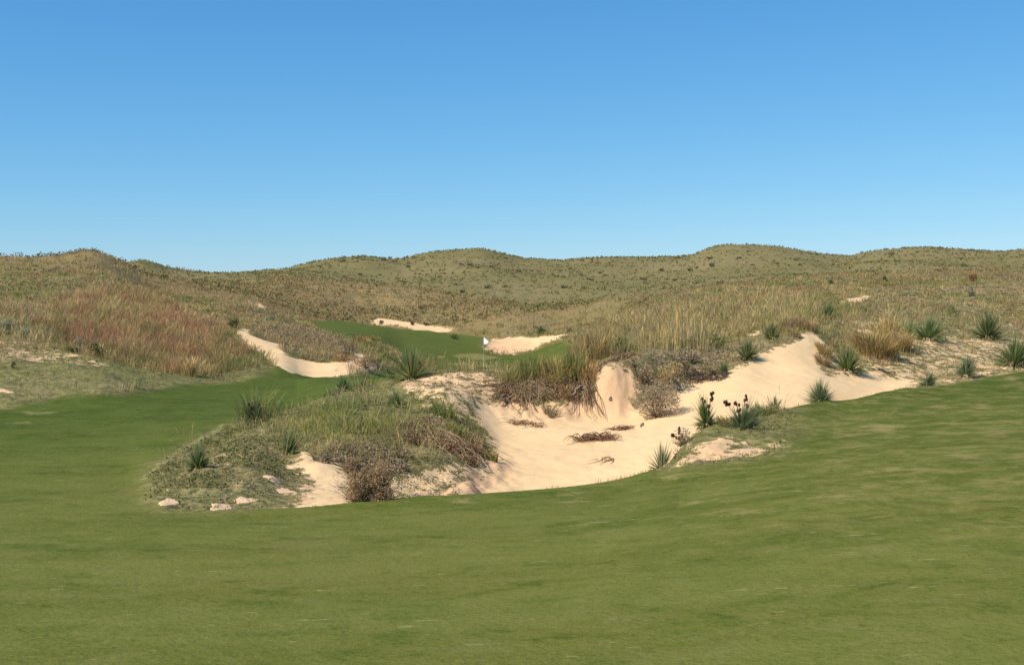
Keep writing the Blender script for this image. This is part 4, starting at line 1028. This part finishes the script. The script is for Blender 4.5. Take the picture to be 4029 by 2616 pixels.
# --- fallen log
x, y, z = place(3492, 1468, 35.6)
t = thing('fallen_log', (x, y, z), 'dark fallen log half sunk in the sand below the tawny grass', 'log')
tt = np.linspace(0, 1, 9); p = np.stack([-.24 + .46*tt, .05*np.sin(tt*4), .10 - .1*tt + .015*np.sin(tt*9)], -1)
v, f = tube(p, .035*(1.1 - .5*tt), 8); mesh_obj('trunk', v, f, np.tile(np.array([[.07,.045,.03]]), (len(v), 1)), M_WOOD, t)
p = np.stack([-.05+.1*tt, .05+.06*tt, .06+.09*tt], -1); v, f = tube(p, .012*(1.1-.8*tt), 5); mesh_obj('branch', v, f, np.tile(np.array([[.07,.045,.03]]), (len(v), 1)), M_WOOD, t)

# --- lumps of bare sandy soil on the island and a clod on the sand
def lump(px, sy, wpx, hpx, label, D=None, name='sand_lump', mat=None, cat='sand lump'):
    g = np.random.default_rng(int(px)); x, y, z = place(px, sy, D); s = y/FX; W = wpx*s/2; H = hpx*s
    v, f = ball((0, 0, 0), 1.0, g, 22, 12, (1, 1, 1), .03)
    a = np.arctan2(v[:, 1], v[:, 0])
    k_ = 1 + .16*np.sin(2*a+g.uniform(0, 6)) + .12*np.sin(3*a + g.uniform(0, 6)) + .09*np.sin(7*a+g.uniform(0, 6))
    k_ = k_ + .1*fbm(np.cos(a)*3+px, np.sin(a)*3, 5, 3)
    v = v*np.stack([k_*W*1.12, k_*W*1.5, np.full(len(v), 1.0)*H*.17*(1+.5*fbm(v[:, 0]*2+px, v[:, 1]*2, 9, 3))], -1)
    v[:, 2] += height(x + v[:, 0], y + v[:, 1]) - z - H*.03
    me_o = mesh_obj(name, v, f, np.tile(np.array([[.6,.4,.27]]), (len(v), 1)), mat or M_SANDLUMP); me_o.location = (x, y, z)
    me_o.data.polygons.foreach_set('use_smooth', np.ones(len(me_o.data.polygons), bool))
    return tag(me_o, label, cat)
lump(662, 1978, 80, 40, 'pinkish lump of bare sand at the tip of the island nose')
lump(868, 1992, 88, 30, 'flat pinkish sand lump on the mown edge below the skirted yucca')
lump(972, 1968, 76, 28, 'low pinkish sand lump in the middle of the weeds between two others')
lump(1072, 1892, 66, 34, 'pinkish sand lump highest on the island nose')
lump(1128, 1934, 62, 36, 'pinkish sand lump just below the highest one and nearest the sand peak')
lump(2403, 1572, 12, 9, 'small dark clod on the pink sand face', None, 'soil_clod', M_WOOD, 'clod')

# --- flag
x, y, z = place(1903, 1455, 80.0)
fl = thing('golf_flag', (x, y, z), 'white flag on a thin pole on the putting green', 'golf flag')
tt = np.linspace(0, 1, 12); topz = (HY-1325)/FX*80.0 - z
v, f = tube(np.stack([0*tt, 0*tt, topz*tt], -1), np.full(12, .004), 8); mesh_obj('pole', v, f, np.ones((len(v), 3))*.8, M_POLE, fl)
nu, nv = 14, 12; V = []
for side_ in (-1, 1):
    for i_ in range(nu+1):
        for j_ in range(nv+1):
            u, w_ = i_/nu, j_/nv
            up = (-.02 - .40*u**1.05)*1.0; lo = -.46 - .03*math.sin(u*5) + .06*u
            px_ = .46*u; zz = up*(1-w_) + lo*w_
            pu = px_*(1 - .06*w_)*1.12; V.append([pu*.87 + .01, -pu*.5 + .035*math.sin(u*7 + w_*2)*u + side_*.002, topz + zz])
Q = []; m_ = (nu+1)*(nv+1)
for i_ in range(nu):
    for j_ in range(nv):
        a_ = i_*(nv+1)+j_; b_ = a_+nv+1; Q.append([a_, b_, b_+1, a_+1]); Q.append([m_+a_, m_+a_+1, m_+b_+1, m_+b_])
mesh_obj('flag_cloth', np.array(V), [np.array(Q)], np.ones((len(V), 3))*.85, M_CLOTH, fl)

# --- separate bushes dotting the far hills (copies of four bushes)
protos = []
for q in range(4):
    g = np.random.default_rng(90+q); m = 5
    cen = np.stack([g.uniform(-.6, .6, m), g.uniform(-.6, .6, m), g.uniform(0, .35, m)], -1)
    V, F, C = leafclouds(cen, g.uniform(.4, .75, m), np.full(m, .36), np.tile(np.array([[.15,.15,.07]]), (m, 1)), 26, g, flat=.75)
    protos.append((V, F, C))
first = {}
def far_bush(x, y, s, q, label, group):
    z = float(height(np.array([x]), np.array([y]))[0])
    if q not in first:
        o = mesh_obj('hill_bush', *protos[q], M_LEAF); first[q] = o
    else:
        o = first[q].copy(); COL.objects.link(o)
    o.location = (x, y, z - .1); o.scale = (s, s, s*.85); o.rotation_euler = (0, 0, G.uniform(0, 6.28))
    tag(o, label, 'bush', group)
HB = 'small dark bush dotting the far hillside'
n_ = 0
while n_ < 90:
    px, sy = G.uniform(1300, 4000), G.uniform(1000, 1150)
    x, y = hit(px, sy)
    if y < 235 or y > 420: continue
    far_bush(x, y, G.uniform(.4, .95), n_ % 4, HB, 'dark bushes dotting the far hillside'); n_ += 1
for px in list(np.sort(G.uniform(1180, 4020, 36))):
    d = float(np.interp(px, PX, KD[ORDER.index('o')])) - 2
    far_bush((px-CX)/FX*d, d, G.uniform(.35, .8), int(G.integers(4)), 'small dark bush standing on the far skyline', 'bushes along the far skyline')
for px in list(np.sort(G.uniform(20, 1150, 9))):
    k_ = 'l' if px < 500 else 'o'; d = float(np.interp(px, PX, KD[ORDER.index(k_)]))
    far_bush((px-CX)/FX*d, d, G.uniform(.14, .3)*(1 if px < 500 else 2.2), int(G.integers(4)), 'small dark bush on the low skyline of the left hills', 'bushes along the low left skyline')

# ----------------------------------------------------------------- light, sky, camera
SUN_EL, SUN_AZ = 46.0, -124.0                # azimuth clockwise from straight ahead
sd = Vector((math.sin(R(SUN_AZ))*math.cos(R(SUN_EL)), math.cos(R(SUN_AZ))*math.cos(R(SUN_EL)), math.sin(R(SUN_EL))))
ld = bpy.data.lights.new('sun', 'SUN'); ld.energy = 4.2; ld.angle = R(.53); ld.color = (1, .92, .77)
lo_ = bpy.data.objects.new('sun', ld); lo_.rotation_euler = sd.to_track_quat('Z', 'Y').to_euler(); lo_.location = (-60, -20, 60); COL.objects.link(lo_)
w = bpy.data.worlds.new('World'); scene.world = w; w.use_nodes = True
nt = w.node_tree; nt.nodes.clear(); b = NB(nt)
out = b.n('ShaderNodeOutputWorld'); bg = b.n('ShaderNodeBackground'); sky = b.n('ShaderNodeTexSky')
sky.sky_type = 'NISHITA'; sky.sun_disc = False; sky.sun_elevation = R(SUN_EL); sky.sun_rotation = R(SUN_AZ)
sky.altitude = 1100; sky.air_density = 1.0; sky.dust_density = .3; sky.ozone_density = 2.0
bg.inputs['Strength'].default_value = .12
sep = b.n('ShaderNodeSeparateColor'); cmb = b.n('ShaderNodeCombineColor'); b.link(sky.outputs[0], sep.inputs[0])
for q, (gm, kk) in enumerate(((1.18, .475), (.79, .609), (.545, .755))):
    b.link(b.math('MULTIPLY', b.math('POWER', b.math('MULTIPLY', sep.outputs[q], .12), gm), kk/.12), cmb.inputs[q])
b.link(cmb.outputs[0], bg.inputs[0]); b.link(bg.outputs[0], out.inputs[0])

cam = bpy.data.cameras.new('camera'); co = bpy.data.objects.new('camera', cam); COL.objects.link(co); scene.camera = co
cam.sensor_fit = 'HORIZONTAL'; cam.sensor_width = 36; cam.lens = 36*FX/4029.0
cam.shift_y = -(1308 - HY)/4029.0; cam.clip_start = .1; cam.clip_end = 9000
co.location = (0, 0, 0); co.rotation_euler = (R(90), 0, 0)
scene.view_settings.view_transform = 'Standard'; scene.view_settings.look = 'None'; scene.view_settings.exposure = 0.35; scene.view_settings.gamma = 1
scene.cycles.max_bounces = 5; scene.cycles.diffuse_bounces = 3; scene.cycles.transparent_max_bounces = 4
